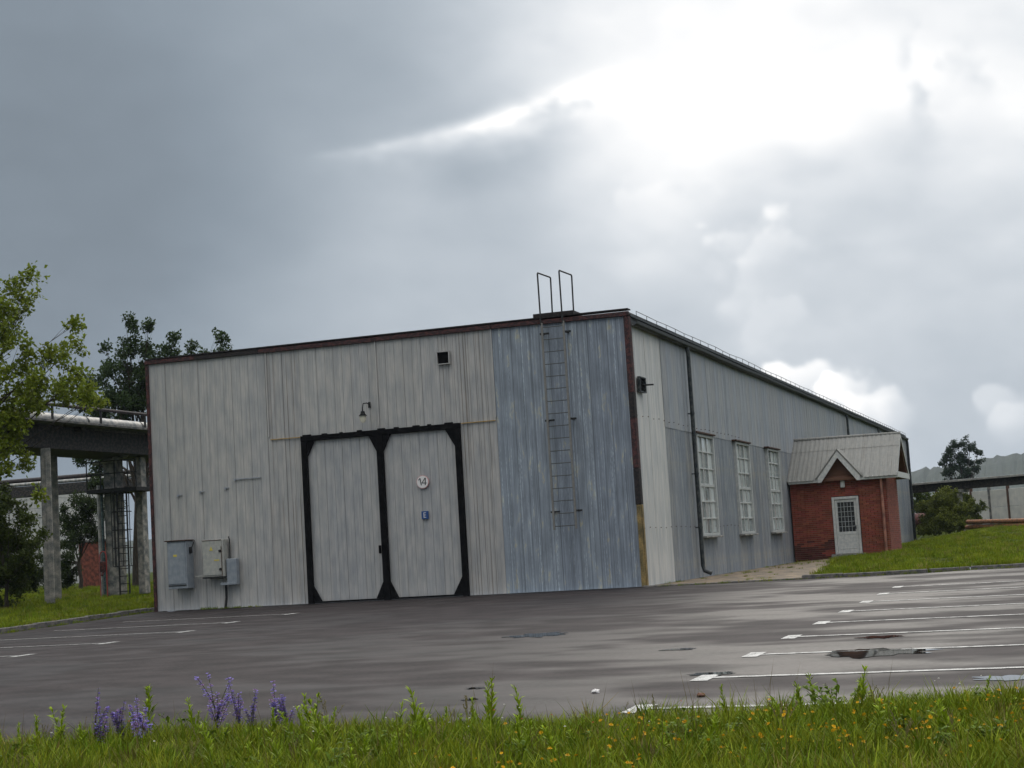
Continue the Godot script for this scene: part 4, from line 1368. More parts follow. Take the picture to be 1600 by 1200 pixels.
func make_annex() -> void:
	var a := thing("brick_entrance", "small red brick entrance with a gabled roof and white door", "building")
	var D := -26.9
	var F := -23.0
	var X := 3.6
	var b := MB.new()
	# mortar core, door opening left free
	b.box(Vector3(0.79, 1.5, (F + D) / 2 - 0.03), Vector3(1.5, 3.3, F - D - 0.06))
	b.box(Vector3(3.08, 1.5, (F + D) / 2 - 0.03), Vector3(1.0, 3.3, F - D - 0.06))
	b.box(Vector3(2.06, 2.78, (F + D) / 2 - 0.03), Vector3(1.06, 0.74, F - D - 0.06))
	b.box(Vector3(2.06, 1.2, D + 1.5), Vector3(1.06, 2.5, 0.2))
	b.prism(PackedVector2Array([Vector2(-F + 0.03, 3.15), Vector2(-D - 0.03, 3.15), Vector2((-F - D) / 2, 4.5)]), Vector3(0.04, 0, 0), Vector3.FORWARD, Vector3.UP, Vector3.RIGHT, X - 0.06)
	obj("wall", b.done(), M.mortar, a)
	# bricks, three courses to the 23 cm; too small to tell apart singly from the car park
	b = MB.new()
	b.colored = true
	var bn := noise(95, 0.8, 2)
	for face in 2:
		for row in 40:
			var y := 0.02 + row * 0.077
			var u := -0.13 if row % 2 == 0 else 0.0
			var last := X if face == 0 else -D + F
			while u < last:
				var u0: float = max(u, 0.02)
				var u1: float = min(u + 0.25, last)
				u += 0.26
				if u1 - u0 < 0.04:
					continue
				var t := rr(0.75, 1.25)
				b.tint = Color(0.22 * t, 0.060 * t * rr(0.85, 1.2), 0.038 * t)
				if face == 0:
					if y < 2.40 and u1 > 1.54 and u0 < 2.58:
						if u0 < 1.52:
							u1 = 1.54
						elif u1 > 2.58:
							u0 = 2.58
						else:
							continue
						if u1 - u0 < 0.03:
							continue
					if y < 0.75 and u0 < 1.6 and bn.get_noise_2d(u0 * 2.0, y * 3.0) + 0.6 - y > 0.0:
						b.tint = b.tint * Color(0.42, 0.5, 0.6)
					# the end piers stand proud; a brick across their edge is cut there
					var ends := [u0]
					for c in [0.55, 2.60]:
						if u0 < c and u1 > c:
							ends.append(c)
					ends.append(u1)
					for e in ends.size() - 1:
						var m: float = (ends[e] + ends[e + 1]) / 2
						var proud := 0.075 if (m < 0.55 or m > 2.60) else 0.0
						b.box(Vector3(m, y + 0.033, F - 0.02 + proud / 2), Vector3(ends[e + 1] - ends[e], 0.066, 0.10 + proud))
				else:
					b.box(Vector3(X - 0.02, y + 0.033, F - (u0 + u1) / 2), Vector3(0.10, 0.066, u1 - u0))
	var bricks := obj("brick_facing", b.done(), M.brick, a)
	bricks.set_meta("kind", "stuff")
	# roof: two courses of corrugated sheets on each slope
	var slope := Vector3(0, 1.6, -2.3)
	var len := slope.length()
	var dir := slope.normalized()
	for back in 2:
		for course in 2:
			var l0 := -0.12 if course == 0 else len * 0.72 - 0.08
			var l1 := len * 0.72 if course == 0 else len + 0.02
			for k in 6:
				var sb := MB.new()
				var wd := 4.14 / 6.0
				var seg := 24
				var d := dir if back == 0 else Vector3(dir.x, dir.y, -dir.z)
				var nn := Vector3.RIGHT.cross(d).normalized() if back == 0 else d.cross(Vector3.RIGHT).normalized()
				var o := Vector3(0.0, 3.10, -22.7) if back == 0 else Vector3(0.0, 3.10, -27.3)
				var lift := 0.012 * course + 0.004 * (k % 2)
				for s in seg:
					var p := []
					var pn := []
					for e in [[s, l0], [s + 1, l0], [s + 1, l1], [s, l1]]:
						var ph: float = TAU * 4.0 * e[0] / seg
						var along: float = -0.04 + wd * (k + float(e[0]) / seg * 1.02)
						# the front sheets are cut to the valleys of the gablet
						if back == 0 and course == 0 and e[1] == l0:
							e[1] = max(l0, min(1.8 * (0.90 - abs(along - 1.94)) / 0.90, l1 - 0.05))
						p.append(o + Vector3.RIGHT * along + d * e[1] + nn * (0.009 * sin(ph) + 0.03 + lift))
						pn.append((nn - Vector3.RIGHT * cos(ph) * 0.009 * TAU * 4.0 / wd).normalized())
					sb.squad(p, pn)
				obj("roof_sheet", sb.done(), M.slate if rng.randf() < 0.6 else M.slate_dark, a)
	b = MB.new()
	b.prism(PackedVector2Array([Vector2(22.75, 3.0), Vector2(22.75, 3.08), Vector2(25.0, 4.68), Vector2(27.25, 3.08), Vector2(27.25, 3.0), Vector2(26.85, 3.05), Vector2(25.0, 4.5), Vector2(23.1, 3.05)]), Vector3(-0.0, 0, 0), Vector3.FORWARD, Vector3.UP, Vector3.RIGHT, 4.06)
	obj("roof_deck", b.done(), M.brown, a)
	b = MB.new()
	b.tube([Vector3(-0.04, 4.76, -25.0), Vector3(4.12, 4.73, -25.0)], [0.07, 0.07], 8)
	obj("ridge_cap", b.done(), M.slate, a)
	# white eave boards left and right of the gablet
	for q in [[0.0, 1.16], [2.72, 4.08]]:
		b = MB.new()
		b.cbox(Vector3((q[0] + q[1]) / 2, 3.03, -22.66), Vector3(q[1] - q[0], 0.13, 0.035), 0.006)
		obj("eave_board", b.done(), M.trim, a)
	b = MB.new()
	b.cbox(Vector3(4.10, 3.09, -25.0), Vector3(0.03, 0.22, 4.7), 0.006)
	obj("verge_board", b.done(), M.trim, a)
	for s in [-1.0, 1.0]:
		b = MB.new()
		b.prism(PackedVector2Array([Vector2(0, 4.55), Vector2(0, 4.72), Vector2(2.34, 3.1), Vector2(2.34, 2.96)]), Vector3(4.085, 0, -25.0), Vector3(0, 0, s), Vector3.UP, Vector3.RIGHT, 0.03)
		obj("verge_board", b.done(), M.trim, a)
	b = MB.new()
	b.prism(PackedVector2Array([Vector2(23.05, 3.1), Vector2(26.9, 3.1), Vector2(25.0, 4.45)]), Vector3(X + 0.005, 0, 0), Vector3.FORWARD, Vector3.UP, Vector3.RIGHT, 0.03)
	obj("gable_panel", b.done(), M.brown, a)
	# gablet over the door
	for s in [-1.0, 1.0]:
		b = MB.new()
		b.prism(PackedVector2Array([Vector2(0, 4.12), Vector2(0.80 * s, 3.13), Vector2(0.80 * s, 2.96), Vector2(0.67 * s, 2.96), Vector2(0, 3.86)]), Vector3(1.94, 0, -22.64), Vector3.RIGHT, Vector3.UP, Vector3.BACK, 0.05)
		obj("barge_board", b.done(), M.trim, a)
		b = MB.new()
		b.prism(PackedVector2Array([Vector2(0, 4.20), Vector2(0, 4.14), Vector2(0.84 * s, 3.10), Vector2(0.90 * s, 3.10)]), Vector3(1.94, 0, -24.2), Vector3.RIGHT, Vector3.UP, Vector3.BACK, 1.63)
		obj("gablet_roof", b.done(), M.slate, a)
	b = MB.new()
	b.prism(PackedVector2Array([Vector2(0, 4.08), Vector2(-0.84, 3.1), Vector2(0.84, 3.1)]), Vector3(1.94, 0, -22.94), Vector3.RIGHT, Vector3.UP, Vector3.BACK, 0.03)
	obj("gablet_panel", b.done(), M.brown, a)
	# door
	var d := Node3D.new()
	d.name = "door"
	a.add_child(d, true)
	d.position = Vector3(1.555, 0.22, -22.99)
	b = MB.new()
	b.cbox(Vector3(0.05, 1.08, 0), Vector3(0.10, 2.16, 0.12), 0.008)
	b.cbox(Vector3(0.96, 1.08, 0), Vector3(0.10, 2.16, 0.12), 0.008)
	b.cbox(Vector3(0.505, 2.11, 0), Vector3(0.81, 0.10, 0.12), 0.008)
	obj("frame", b.done(), M.trim, d)
	b = MB.new()
	b.cbox(Vector3(0.505, 0.42, -0.01), Vector3(0.80, 0.82, 0.05), 0.006)
	b.cbox(Vector3(0.505, 0.20, 0.018), Vector3(0.64, 0.03, 0.015), 0.004)
	b.cbox(Vector3(0.505, 0.74, 0.018), Vector3(0.64, 0.03, 0.015), 0.004)
	b.cbox(Vector3(0.15, 1.44, -0.01), Vector3(0.09, 1.22, 0.05), 0.006)
	b.cbox(Vector3(0.86, 1.44, -0.01), Vector3(0.09, 1.22, 0.05), 0.006)
	b.cbox(Vector3(0.505, 2.0, -0.01), Vector3(0.62, 0.10, 0.05), 0.006)
	obj("leaf", b.done(), M.trim, d)
	b = MB.new()
	b.box(Vector3(0.505, 1.39, -0.015), Vector3(0.62, 1.12, 0.006))
	obj("glass", b.done(), M.dark_glass, d)
	b = MB.new()
	for k in 4:
		b.box(Vector3(0.505 - 0.62 / 2 + 0.62 * (k + 1) / 5.0, 1.39, 0.0), Vector3(0.013, 1.12, 0.013))
	for k in 5:
		b.box(Vector3(0.505, 0.84 + 1.12 * (k + 1) / 6.0, 0.003), Vector3(0.62, 0.013, 0.013))
	obj("grille", b.done(), M.white, d)
	b = MB.new()
	b.cbox(Vector3(0.84, 0.98, 0.045), Vector3(0.03, 0.14, 0.03), 0.006)
	b.tube([Vector3(0.84, 1.0, 0.05), Vector3(0.84, 1.0, 0.09), Vector3(0.75, 1.0, 0.09)], [0.01, 0.01, 0.01], 6)
	obj("handle", b.done(), M.dark_metal, d)
	b = MB.new()
	b.cbox(Vector3(2.06, 0.12, -22.80), Vector3(1.25, 0.20, 0.40), 0.01)
	obj("doorstep", b.done(), M.concrete, a)
	b = MB.new()
	b.tube([Vector3(X - 0.13, 3.0, -22.80), Vector3(X - 0.13, 0.1, -22.80)], [0.055, 0.055], 8)
	obj("downpipe", b.done(), M.pink, a)
	b = MB.new()
	b.cbox(Vector3(2.02, 2.86, -22.90), Vector3(0.17, 0.28, 0.10), 0.03)
	var lamp := obj("porch_lamp", b.done(), M.trim)
	tag(lamp, "small white lamp on the brick wall above the entrance door", "lamp")


# ---------------------------------------------------------------- things on the warehouse
func make_ladder() -> void:
	var l := thing("roof_ladder", "tall steel wall ladder with two hoops above the roof edge", "ladder", Vector3(-2.0, 1.57, 0.22))
	for s in [-1.0, 1.0]:
		var x: float = 0.295 * s + 0.02
		var b := MB.new()
		b.cbox(Vector3(x, 2.68, 0), Vector3(0.055, 5.36, 0.035), 0.005)
		obj("stringer", b.done(), M.rail, l)
		b = MB.new()
		b.tube([Vector3(x - 0.02, 5.3, 0), Vector3(x - 0.03, 6.66, 0), Vector3(x - 0.03, 6.69, -0.03), Vector3(x - 0.03, 6.72, -1.1), Vector3(x - 0.03, 6.69, -1.14), Vector3(x, 5.55, -1.0)], [0.022, 0.022, 0.022, 0.022, 0.022, 0.022], 8)
		obj("hoop", b.done(), M.dark_metal, l)
		for y in [5.08, 2.82, 0.46]:
			b = MB.new()
			b.box(Vector3(x + 0.05 * s, y, -0.12), Vector3(0.04, 0.05, 0.24))
			b.box(Vector3(x + 0.09, y, -0.04), Vector3(0.16, 0.045, 0.05))
			obj("bracket", b.done(), M.dark_metal, l)
	for k in 17:
		var b := MB.new()
		b.tube([Vector3(-0.27, 0.09 + k * 0.322, 0), Vector3(0.31, 0.09 + k * 0.322, 0)], [0.012, 0.012], 6)
		obj("rung", b.done(), M.rung, l)

func make_cabinets() -> void:
	var c := thing("electric_cabinet", "tall blue grey electric cabinet on the warehouse wall", "cabinet", Vector3(-13.48, 0.6, 0.0))
	var b := MB.new()
	b.cbox(Vector3(0.30, 0.66, 0.20), Vector3(0.60, 1.31, 0.40), 0.012)
	obj("body", b.done(), M.cabinet, c)
	b = MB.new()
	b.cbox(Vector3(0.295, 0.70, 0.408), Vector3(0.54, 1.12, 0.022), 0.008)
	obj("door", b.done(), M.cabinet, c)
	b = MB.new()
	b.cbox(Vector3(0.29, 1.33, 0.22), Vector3(0.68, 0.03, 0.46), 0.006)
	obj("rain_hood", b.done(), M.rust, c)
	b = MB.new()
	b.cbox(Vector3(0.30, 0.10, 0.412), Vector3(0.56, 0.025, 0.02), 0.004)
	obj("lip", b.done(), M.dark_metal, c)
	b = MB.new()
	b.box(Vector3(0.26, 0.92, 0.421), Vector3(0.11, 0.06, 0.004))
	obj("label_plate", b.done(), M.label_yellow, c)
	b = MB.new()
	b.cbox(Vector3(0.63, 1.05, 0.2), Vector3(0.06, 0.18, 0.10), 0.01)
	b.tube([Vector3(0.63, 1.05, 0.2), Vector3(0.66, 1.2, 0.12), Vector3(0.66, 1.32, 0.03)], [0.015, 0.015, 0.015], 6)
	obj("latch", b.done(), M.dark_metal, c)
	c = thing("switch_cabinet", "cream cabinet with rusty edges and a yellow warning triangle", "cabinet", Vector3(-12.46, 0.88, 0.0))
	b = MB.new()
	b.cbox(Vector3(0.33, 0.51, 0.13), Vector3(0.66, 1.02, 0.26), 0.012)
	obj("body", b.done(), M.cabinet_pale, c)
	b = MB.new()
	b.cbox(Vector3(0.31, 0.52, 0.268), Vector3(0.59, 0.96, 0.02), 0.008)
	obj("door", b.done(), M.cabinet_pale, c)
	b = MB.new()
	b.box(Vector3(0.31, 1.0, 0.28), Vector3(0.60, 0.02, 0.012))
	b.box(Vector3(0.60, 0.42, 0.28), Vector3(0.015, 0.8, 0.012))
	obj("rusty_edge", b.done(), M.rust, c)
	for y in [0.70, 0.20]:
		b = MB.new()
		b.tube([Vector3(0.56, y, 0.27), Vector3(0.56, y, 0.315)], [0.04, 0.034], 10)
		obj("lock", b.done(), M.ink, c)
	b = MB.new()
	b.prism(PackedVector2Array([Vector2(-0.055, 0), Vector2(0.055, 0), Vector2(0, 0.11)]), Vector3(0.29, 0.72, 0.279), Vector3.RIGHT, Vector3.UP, Vector3.BACK, 0.004)
	obj("warning_triangle", b.done(), M.label_yellow, c)
	b = MB.new()
	b.box(Vector3(0.45, 0.45, 0.281), Vector3(0.16, 0.03, 0.004))
	obj("label_plate", b.done(), M.label_yellow, c)
	b = MB.new()
	b.cbox(Vector3(-0.16, 0.03, 0.12), Vector3(0.32, 0.035, 0.06), 0.006)
	obj("cable_tray", b.done(), M.cabinet_pale, c)
	b = MB.new()
	b.cbox(Vector3(0.33, -0.02, 0.13), Vector3(0.70, 0.04, 0.28), 0.006)
	obj("base_rail", b.done(), M.dark_metal, c)
	b = MB.new()
	b.tube([Vector3(0.72, 0.45, 0.02), Vector3(0.73, 1.0, 0.03), Vector3(0.70, 1.08, 0.02)], [0.018, 0.018, 0.018], 6)
	obj("cable", b.done(), M.ink, c)
	c = thing("junction_box", "small blue grey junction box with a conduit to the ground", "cabinet", Vector3(-11.78, 0.0, 0.0))
	b = MB.new()
	b.cbox(Vector3(0.16, 1.02, 0.10), Vector3(0.31, 0.66, 0.18), 0.012)
	obj("body", b.done(), M.cabinet, c)
	b = MB.new()
	b.cbox(Vector3(0.06, 0.67, 0.11), Vector3(0.50, 0.07, 0.20), 0.008)
	obj("base", b.done(), M.cabinet, c)
	b = MB.new()
	b.tube([Vector3(-0.08, 0.64, 0.09), Vector3(-0.09, 0.3, 0.07), Vector3(-0.14, -0.02, 0.06)], [0.035, 0.035, 0.035], 8)
	obj("conduit", b.done(), M.dark_metal, c)

func letters(text: String, size: float, m: Material, parent: Node, at: Vector3, slant := 0.0) -> void:
	var t := TextMesh.new()
	t.text = text
	var f := SystemFont.new()
	f.font_names = PackedStringArray(["Droid Sans"])
	f.font_weight = 400
	t.font = f
	t.font_size = 64
	t.pixel_size = size / 64.0
	t.depth = 0.004
	var o := obj("lettering", t, m, parent, at)
	o.rotation.z = slant

func make_signs() -> void:
	var s := thing("number_sign", "round white sign numbered 14 on the gate", "sign", Vector3(-5.92, 3.06, 0.01))
	var b := MB.new()
	b.tube([Vector3(0, 0, -0.045), Vector3(0, 0, 0.0)], [0.175, 0.175], 32)
	obj("rim", b.done(), M.sign_rim, s)
	b = MB.new()
	b.tube([Vector3(0, 0, 0.0), Vector3(0, 0, 0.005)], [0.162, 0.160], 32)
	obj("plate", b.done(), M.sign_white, s)
	letters("1", 0.27, M.ink, s, Vector3(-0.06, 0.005, 0.0085), 0.16)
	letters("4", 0.27, M.ink, s, Vector3(0.05, 0.01, 0.0085), -0.06)
	s = thing("letter_sign", "small square blue sign with a white letter E on the gate", "sign", Vector3(-5.905, 2.18, -0.01))
	b = MB.new()
	b.cbox(Vector3.ZERO, Vector3(0.19, 0.21, 0.05), 0.006)
	obj("plate", b.done(), M.sign_blue, s)
	letters("E", 0.19, M.sign_white, s, Vector3(0, 0.0, 0.027))
	var l := thing("wall_lamp", "old wall lamp on a bent bracket above the gate", "lamp", Vector3(-7.45, 5.2, -0.02))
	b = MB.new()
	b.box(Vector3(0.1, 0.04, 0.01), Vector3(0.06, 0.16, 0.03))
	b.tube([Vector3(0.1, 0.06, 0.02), Vector3(0.1, 0.08, 0.18), Vector3(0.06, 0.06, 0.33), Vector3(0.05, -0.06, 0.36), Vector3(0.05, -0.16, 0.36)], [0.016, 0.016, 0.016, 0.016, 0.02], 7)
	obj("bracket", b.done(), M.dark_metal, l)
	b = MB.new()
	b.tube([Vector3(0.05, -0.15, 0.36), Vector3(0.05, -0.22, 0.36), Vector3(0.05, -0.27, 0.36)], [0.05, 0.065, 0.115], 12)
	obj("lamp_cap", b.done(), M.dark_metal, l)
	b = MB.new()
	b.tube([Vector3(0.05, -0.27, 0.36), Vector3(0.05, -0.36, 0.36), Vector3(0.05, -0.43, 0.36), Vector3(0.05, -0.46, 0.36)], [0.085, 0.09, 0.06, 0.025], 12)
	obj("lamp_glass", b.done(), M.lamp_glass, l)


# ---------------------------------------------------------------- far left: trestles and what stands about them
func make_trestles() -> void:
	var b := MB.new()
	var t := thing("pipe_trestle", "concrete pipe trestle crossing behind the maple on square columns", "trestle", Vector3(-25.3, 0.0, -10.6))
	for q in [[0.45, 0.0], [-1.7, -3.6], [0.3, -22.0], [-1.7, -22.0], [0.3, 11.0], [-1.7, 11.0]]:
		b = MB.new()
		var bs := Basis(Vector3.UP, 0.62)
		b.cbox(Vector3(q[0], 3.0, q[1]), Vector3(0.36, 5.6, 0.36), 0.025, bs)
		b.cbox(Vector3(q[0], 3.0, q[1]) + bs * Vector3(0.0, 0.0, 0.0), Vector3(0.07, 5.59, 0.39), 0.01, bs)
		obj("column", b.done(), M.concrete, t)
	for x in [0.35, -1.75]:
		b = MB.new()
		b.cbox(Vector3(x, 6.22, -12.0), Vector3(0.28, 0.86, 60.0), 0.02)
		obj("girder", b.done(), M.girder_shade, t)
	for k in 10:
		b = MB.new()
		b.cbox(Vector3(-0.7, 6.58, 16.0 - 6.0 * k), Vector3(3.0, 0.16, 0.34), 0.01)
		obj("cross_beam", b.done(), M.girder_shade, t)
	for k in 15:
		b = MB.new()
		b.cbox(Vector3(-0.7, 6.72, 16.0 - 4.0 * k), Vector3(3.9, 0.09, 3.96), 0.01)
		obj("deck_slab", b.done(), M.concrete_dark, t)
	b = MB.new()
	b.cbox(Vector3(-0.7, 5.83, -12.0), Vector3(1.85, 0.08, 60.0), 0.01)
	obj("soffit", b.done(), M.girder_shade, t)
	# pipes on the trestle
	var p := thing("insulated_pipe", "thick pale insulated pipe lying on the pipe trestle", "pipe", Vector3(-25.5, 6.74, -22.6))
	b = MB.new()
	b.tube([Vector3(0, 0.24, 30), Vector3(0, 0.24, 0), Vector3(0, 0.24, -30)], [0.24, 0.24, 0.24], 16)
	obj("pipe", b.done(), M.insulation, p)
	for k in 14:
		b = MB.new()
		b.tube([Vector3(0, 0.24, 28.0 - k * 3.9), Vector3(0, 0.24, 27.92 - k * 3.9)], [0.25, 0.25], 16)
		obj("band", b.done(), M.dark_metal, p)
	p = thing("handrail_pipe", "thin brown pipe on short posts above the insulated pipe", "pipe", Vector3(-24.9, 6.6, -22.6))
	b = MB.new()
	b.tube([Vector3(0, 0.84, 30), Vector3(0, 0.84, 0), Vector3(0, 0.84, -30)], [0.065, 0.065, 0.065], 10)
	obj("pipe", b.done(), M.brown_pipe, p)
	for k in 18:
		b = MB.new()
		b.box(Vector3(0, 0.38, 27.4 - 3.2 * k), Vector3(0.07, 0.84, 0.07))
		obj("post", b.done(), M.dark_metal, p)
	for k in 6:
		b = MB.new()
		b.cbox(Vector3(-0.05, 0.06, 24.0 - 8.5 * k), Vector3(0.3, 0.14, 3.6), 0.01)
		obj("bearer", b.done(), M.concrete_dark, p)
	# far trestle across
	t = thing("cross_trestle", "farther dark trestle running behind the concrete columns", "trestle", Vector3(-45.0, 0.0, -40.0))
	b = MB.new()
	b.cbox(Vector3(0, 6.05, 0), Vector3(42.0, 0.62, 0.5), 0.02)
	obj("girder", b.done(), M.girder_shade, t)
	for x in [-13.0, 0.1, 13.0]:
		b = MB.new()
		b.cbox(Vector3(x, 3.05, 0), Vector3(0.45, 5.4, 0.45), 0.02)
		obj("column", b.done(), M.concrete, t)
	for q in [[6.48, 0.1, 0.1], [6.72, -0.25, 0.13]]:
		b = MB.new()
		b.tube([Vector3(-21, q[0], q[1]), Vector3(21, q[0], q[1])], [q[2], q[2]], 10)
		obj("pipe_run", b.done(), M.insulation if q[2] < 0.12 else M.brown_pipe, t)
	# ladder tower under the trestle
	t = thing("ladder_tower", "concrete tower with a caged ladder and railed platform by the warehouse corner", "tower", Vector3(-26.0, 0.2, -17.6))
	for q in [[-0.42, 0.06, 0.62, 0.5], [0.62, -0.3, 0.30, 0.4]]:
		b = MB.new()
		b.cbox(Vector3(q[0], 2.8, q[1]), Vector3(q[2], 5.5, q[3]), 0.02)
		obj("column", b.done(), M.concrete, t)
	b = MB.new()
	b.cbox(Vector3(0.15, 4.22, 0.4), Vector3(2.3, 0.16, 1.5), 0.01)
	obj("platform", b.done(), M.dark_metal, t)
	b = MB.new()
	for x in [-0.98, -0.35, 0.3, 0.9, 1.28]:
		b.box(Vector3(x, 4.85, 1.12), Vector3(0.035, 1.1, 0.035))
	for y in [4.9, 5.4]:
		b.box(Vector3(0.15, y, 1.12), Vector3(2.3, 0.035, 0.035))
		b.box(Vector3(-0.98, y, 0.5), Vector3(0.035, 0.035, 1.25))
	obj("railing", b.done(), M.dark_metal, t)
	b = MB.new()
	b.tube([Vector3(-0.95, 5.35, 0.7), Vector3(0.3, 5.5, 0.6), Vector3(0.55, 5.6, 0.6), Vector3(0.62, 5.75, 0.6), Vector3(0.62, 6.4, 0.5)], [0.07, 0.07, 0.09, 0.13, 0.13], 9)
	b.tube([Vector3(0.0, 5.45, 0.6), Vector3(0.12, 6.4, 0.4)], [0.1, 0.1], 9)
	obj("bent_pipe", b.done(), M.insulation, t)
	b = MB.new()
	for x in [0.06, 0.5]:
		b.box(Vector3(x, 2.2, 0.62), Vector3(0.05, 4.3, 0.05))
	for k in 14:
		b.box(Vector3(0.28, 0.2 + k * 0.3, 0.62), Vector3(0.44, 0.03, 0.03))
	obj("ladder", b.done(), M.dark_metal, t)
	b = MB.new()
	for k in 5:
		var y := 1.2 + k * 0.72
		var ring := []
		var rad := []
		for q in 10:
			var an := -0.2 + (PI + 0.4) * q / 9.0
			ring.append(Vector3(0.28 + cos(an) * 0.36, y, 0.62 + sin(an) * 0.55))
			rad.append(0.02)
		b.tube(ring, rad, 5)
	for q in 5:
		var an := 0.1 + (PI - 0.2) * q / 4.0
		b.box(Vector3(0.28 + cos(an) * 0.36, 2.7, 0.62 + sin(an) * 0.55), Vector3(0.025, 3.0, 0.025))
	obj("cage", b.done(), M.dark_metal, t)
	b = MB.new()
	b.tube([Vector3(-0.95, 0.0, 0.3), Vector3(-0.95, 4.5, 0.3)], [0.10, 0.10], 10)
	obj("white_pipe", b.done(), M.insulation, t)
	b = MB.new()
	b.tube([Vector3(-0.76, 0.0, 0.42), Vector3(-0.80, 4.5, 0.36)], [0.055, 0.055], 8)
	obj("teal_pipe", b.done(), M.teal, t)
	# standpipe, hut, markers, white building
	var gyy := ground_y(-26.05, -16.2)
	var h := thing("standpipe", "dark red hoop topped standpipe on two legs in the grass", "standpipe", Vector3(-26.05, 0.22, -16.0))
	b = MB.new()
	var loop := [Vector3(-0.15, -0.1, 0), Vector3(-0.15, 1.55, 0)]
	for k in 7:
		var an := PI - PI * k / 6.0
		loop.append(Vector3(cos(an) * 0.15, 1.6 + sin(an) * 0.2, 0))
	loop.append_array([Vector3(0.15, 1.55, 0), Vector3(0.15, -0.1, 0)])
	var lr := []
	for k in loop.size():
		lr.append(0.022)
	b.tube(loop, lr, 6)
	obj("frame", b.done(), M.sign_red, h)
	b = MB.new()
	b.cbox(Vector3(-0.02, 1.2, 0.0), Vector3(0.24, 0.42, 0.12), 0.03)
	b.tube([Vector3(-0.02, 1.0, 0), Vector3(-0.02, 0.85, 0.08)], [0.06, 0.05], 8)
	obj("valve", b.done(), M.tank, h)
	h = thing("brick_hut", "small plain red brick hut below the dense bush", "hut", Vector3(-41.5, ground_y(-41.5, -39.0), -39.0))
	b = MB.new()
	b.cbox(Vector3(0.0, 1.2, -0.8), Vector3(1.7, 2.6, 1.6), 0.02)
	obj("wall", b.done(), M.brick_red, h)
	b = MB.new()
	b.cbox(Vector3(0.0, 2.56, -0.8), Vector3(1.9, 0.12, 1.8), 0.02)
	obj("roof_slab", b.done(), M.concrete_dark, h)
	b = MB.new()
	b.cbox(Vector3(0.78, 1.0, 0.03), Vector3(0.12, 1.6, 0.05), 0.01)
	obj("door_edge", b.done(), M.trim, h)
	for q in [[-29.6, -13.0, "small white topped marker post in the grass by the dark shrub"], [-36.4, -28.0, "small white topped marker post beside the brick hut"]]:
		var mk := thing("marker_post", q[2], "post", Vector3(q[0], ground_y(q[0], q[1]), q[1]), "white topped marker posts")
		b = MB.new()
		b.tube([Vector3(0, -0.1, 0), Vector3(0, 0.42, 0)], [0.04, 0.04], 8)
		obj("post", b.done(), M.ink, mk)
		b = MB.new()
		b.tube([Vector3(0, 0.42, 0), Vector3(0, 0.5, 0), Vector3(0, 0.62, 0), Vector3(0, 0.68, 0)], [0.06, 0.11, 0.11, 0.05], 10)
		obj("cap", b.done(), M.trim, mk)
	h = thing("white_building", "white flat walled building seen between the far columns", "building", Vector3(-84.0, 0.2, -92.0))
	for k in 3:
		b = MB.new()
		b.cbox(Vector3(0, 6.7 + k * 0.82, 0), Vector3(16.0, 0.8, 10.0), 0.02)
		obj("panel", b.done(), M.wall_white, h)
	b = MB.new()
	b.box(Vector3(0, 3.1, 0), Vector3(15.9, 6.3, 9.9))
	obj("lower_wall", b.done(), M.wall_white, h)

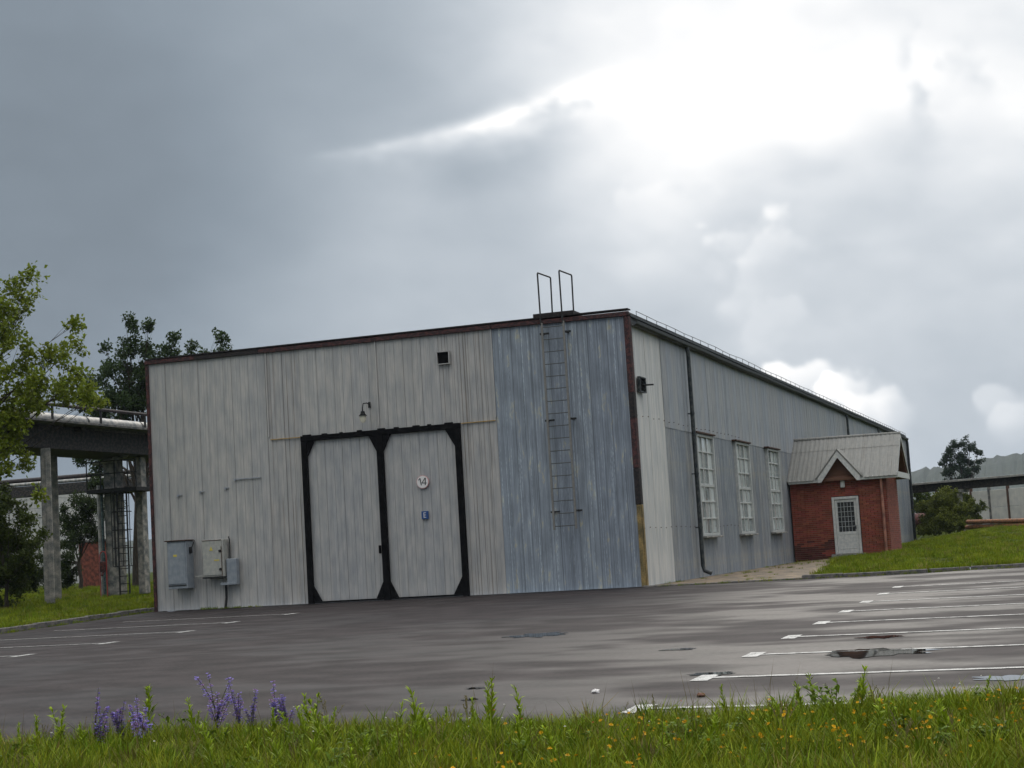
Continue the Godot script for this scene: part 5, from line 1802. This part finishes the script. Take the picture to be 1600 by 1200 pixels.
func make_far_right() -> void:
	var t := thing("far_trestle", "low far trestle with a dark girder beyond the grass", "trestle", Vector3(3.0, 0.6, -70.8))
	var b := MB.new()
	var bs := Basis(Vector3.UP, -0.66)
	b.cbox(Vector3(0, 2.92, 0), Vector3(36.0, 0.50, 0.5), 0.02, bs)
	obj("girder", b.done(), M.girder_shade, t)
	b = MB.new()
	b.cbox(bs * Vector3(0, 3.24, 0.12), Vector3(36.0, 0.13, 0.9), 0.01, bs)
	obj("deck_edge", b.done(), M.insulation, t)
	for k in 5:
		b = MB.new()
		b.cbox(bs * Vector3(-15.0 + 7.5 * k, 1.2, 0), Vector3(0.36, 3.0, 0.36), 0.02, bs)
		b.cbox(bs * Vector3(-15.0 + 7.5 * k, 2.58, 0), Vector3(1.3, 0.22, 0.5), 0.02, bs)
		obj("column", b.done(), M.concrete, t)
	var f := thing("concrete_fence", "pale concrete panel fence beyond the far trestle", "fence", Vector3(4.4, 0.7, -89.4))
	var dir := Vector3(0.61, 0, 0.79)
	var fb := Basis(Vector3.UP, -atan2(dir.z, dir.x))
	for k in 9:
		for r in 2:
			b = MB.new()
			b.cbox(fb * Vector3(-8.9 + 2.35 * k, 0.78 + r * 1.3 + 0.0, 0), Vector3(2.2, 1.28, 0.12), 0.012, fb)
			obj("panel", b.done(), M.fence_a if (k + r) % 3 else M.fence_b, f)
		b = MB.new()
		b.cbox(fb * Vector3(-10.07 + 2.35 * k, 1.5, 0.04), Vector3(0.18, 3.5, 0.2), 0.012, fb)
		obj("post", b.done(), M.rust if k % 2 else M.concrete_dark, f)
	for k in 3:
		var labels := ["orange rusty pipe lying in the grass, the upper one", "orange rusty pipe lying in the grass, the lower one in front", "short rusty pipe lying behind the orange pipes"]
		var q: Array = [[Vector3(4.1, 1.14, -60.3), Vector3(7.9, 1.02, -52.4), 0.13], [Vector3(4.35, 0.86, -60.0), Vector3(8.0, 0.78, -52.2), 0.12], [Vector3(4.0, 0.84, -60.8), Vector3(7.6, 0.78, -53.0), 0.13]][k]
		b = MB.new()
		var p0: Vector3 = q[0]
		var p1: Vector3 = q[1]
		var d := (p1 - p0).normalized()
		b.tube([p0, p1], [q[2], q[2]], 14, false)
		b.tube([p1, p0], [q[2] - 0.015, q[2] - 0.015], 14, false)
		for s in 14:
			var an := TAU * s / 14.0
		tag(obj("rusty_pipe", b.done(), M.orange_pipe), labels[k], "pipe", "rusty pipes in the grass")
	var tk := thing("rusty_tank", "dark red horizontal tank half hidden by bushes", "tank", Vector3(-0.3, 0.7, -78.2))
	b = MB.new()
	b.tube([Vector3(-2.2, 0.75, 0.6), Vector3(-2.1, 0.75, 0.57), Vector3(0.75, 0.75, -0.2), Vector3(0.85, 0.75, -0.23)], [0.3, 0.5, 0.5, 0.3], 20)
	obj("shell", b.done(), M.tank, tk)
	b = MB.new()
	b.tube([Vector3(0.82, 0.75, -0.22), Vector3(0.90, 0.75, -0.24)], [0.36, 0.3], 16)
	obj("end_cap", b.done(), M.insulation, tk)
	for x in [-1.6, 0.3]:
		b = MB.new()
		b.cbox(Vector3(x, 0.12, -0.08 - x * 0.27), Vector3(0.2, 0.5, 0.8), 0.01)
		obj("cradle", b.done(), M.concrete_dark, tk)


# ---------------------------------------------------------------- scene
func _ready() -> void:
	rng.seed = 20240611
	var cam := Camera3D.new()
	cam.name = "camera"
	add_child(cam)
	cam.position = Vector3(10.588, 1.1435, 41.104)
	cam.rotation_order = EULER_ORDER_YXZ
	cam.rotation = Vector3(0.098814, 0.324887, -0.059929)
	cam.fov = rad_to_deg(2.0 * atan(600.0 / 2600.15))
	cam.near = 0.1
	cam.far = 4000.0
	cam.current = true
	var env := Environment.new()
	env.background_mode = Environment.BG_SKY
	var sky := Sky.new()
	var pano := PanoramaSkyMaterial.new()
	pano.panorama = ImageTexture.create_from_image(make_sky())
	sky.sky_material = pano
	env.sky = sky
	env.tonemap_mode = Environment.TONE_MAPPER_LINEAR
	env.tonemap_exposure = 1.25
	env.fog_enabled = true
	env.fog_density = 0.00011
	env.fog_light_color = Color(0.80, 0.86, 0.93)
	env.sdfgi_enabled = true
	env.ssao_enabled = true
	env.ssil_enabled = true
	var we := WorldEnvironment.new()
	we.name = "world_environment"
	we.environment = env
	add_child(we)
	# the sun behind thin cloud, ahead of the camera and to the right
	var sun := DirectionalLight3D.new()
	sun.name = "sun"
	sun.light_energy = 0.15
	sun.light_color = Color(1.0, 0.97, 0.92)
	sun.light_angular_distance = 20.0
	sun.shadow_enabled = true
	add_child(sun)
	var az := deg_to_rad(-7.0)
	var el := deg_to_rad(24.0)
	sun.look_at_from_position(Vector3.ZERO, -Vector3(sin(az) * cos(el), sin(el), -cos(az) * cos(el)))
	print("sky done")
	make_materials()
	print("materials done")
	make_ground()
	make_hills()
	print("ground done")
	make_warehouse()
	make_annex()
	make_ladder()
	make_cabinets()
	make_signs()
	print("warehouse done")
	make_trestles()
	make_far_right()
	make_trees()
	print("trees done")
	make_grass()
	make_weeds()
	make_litter()
	print("all done")
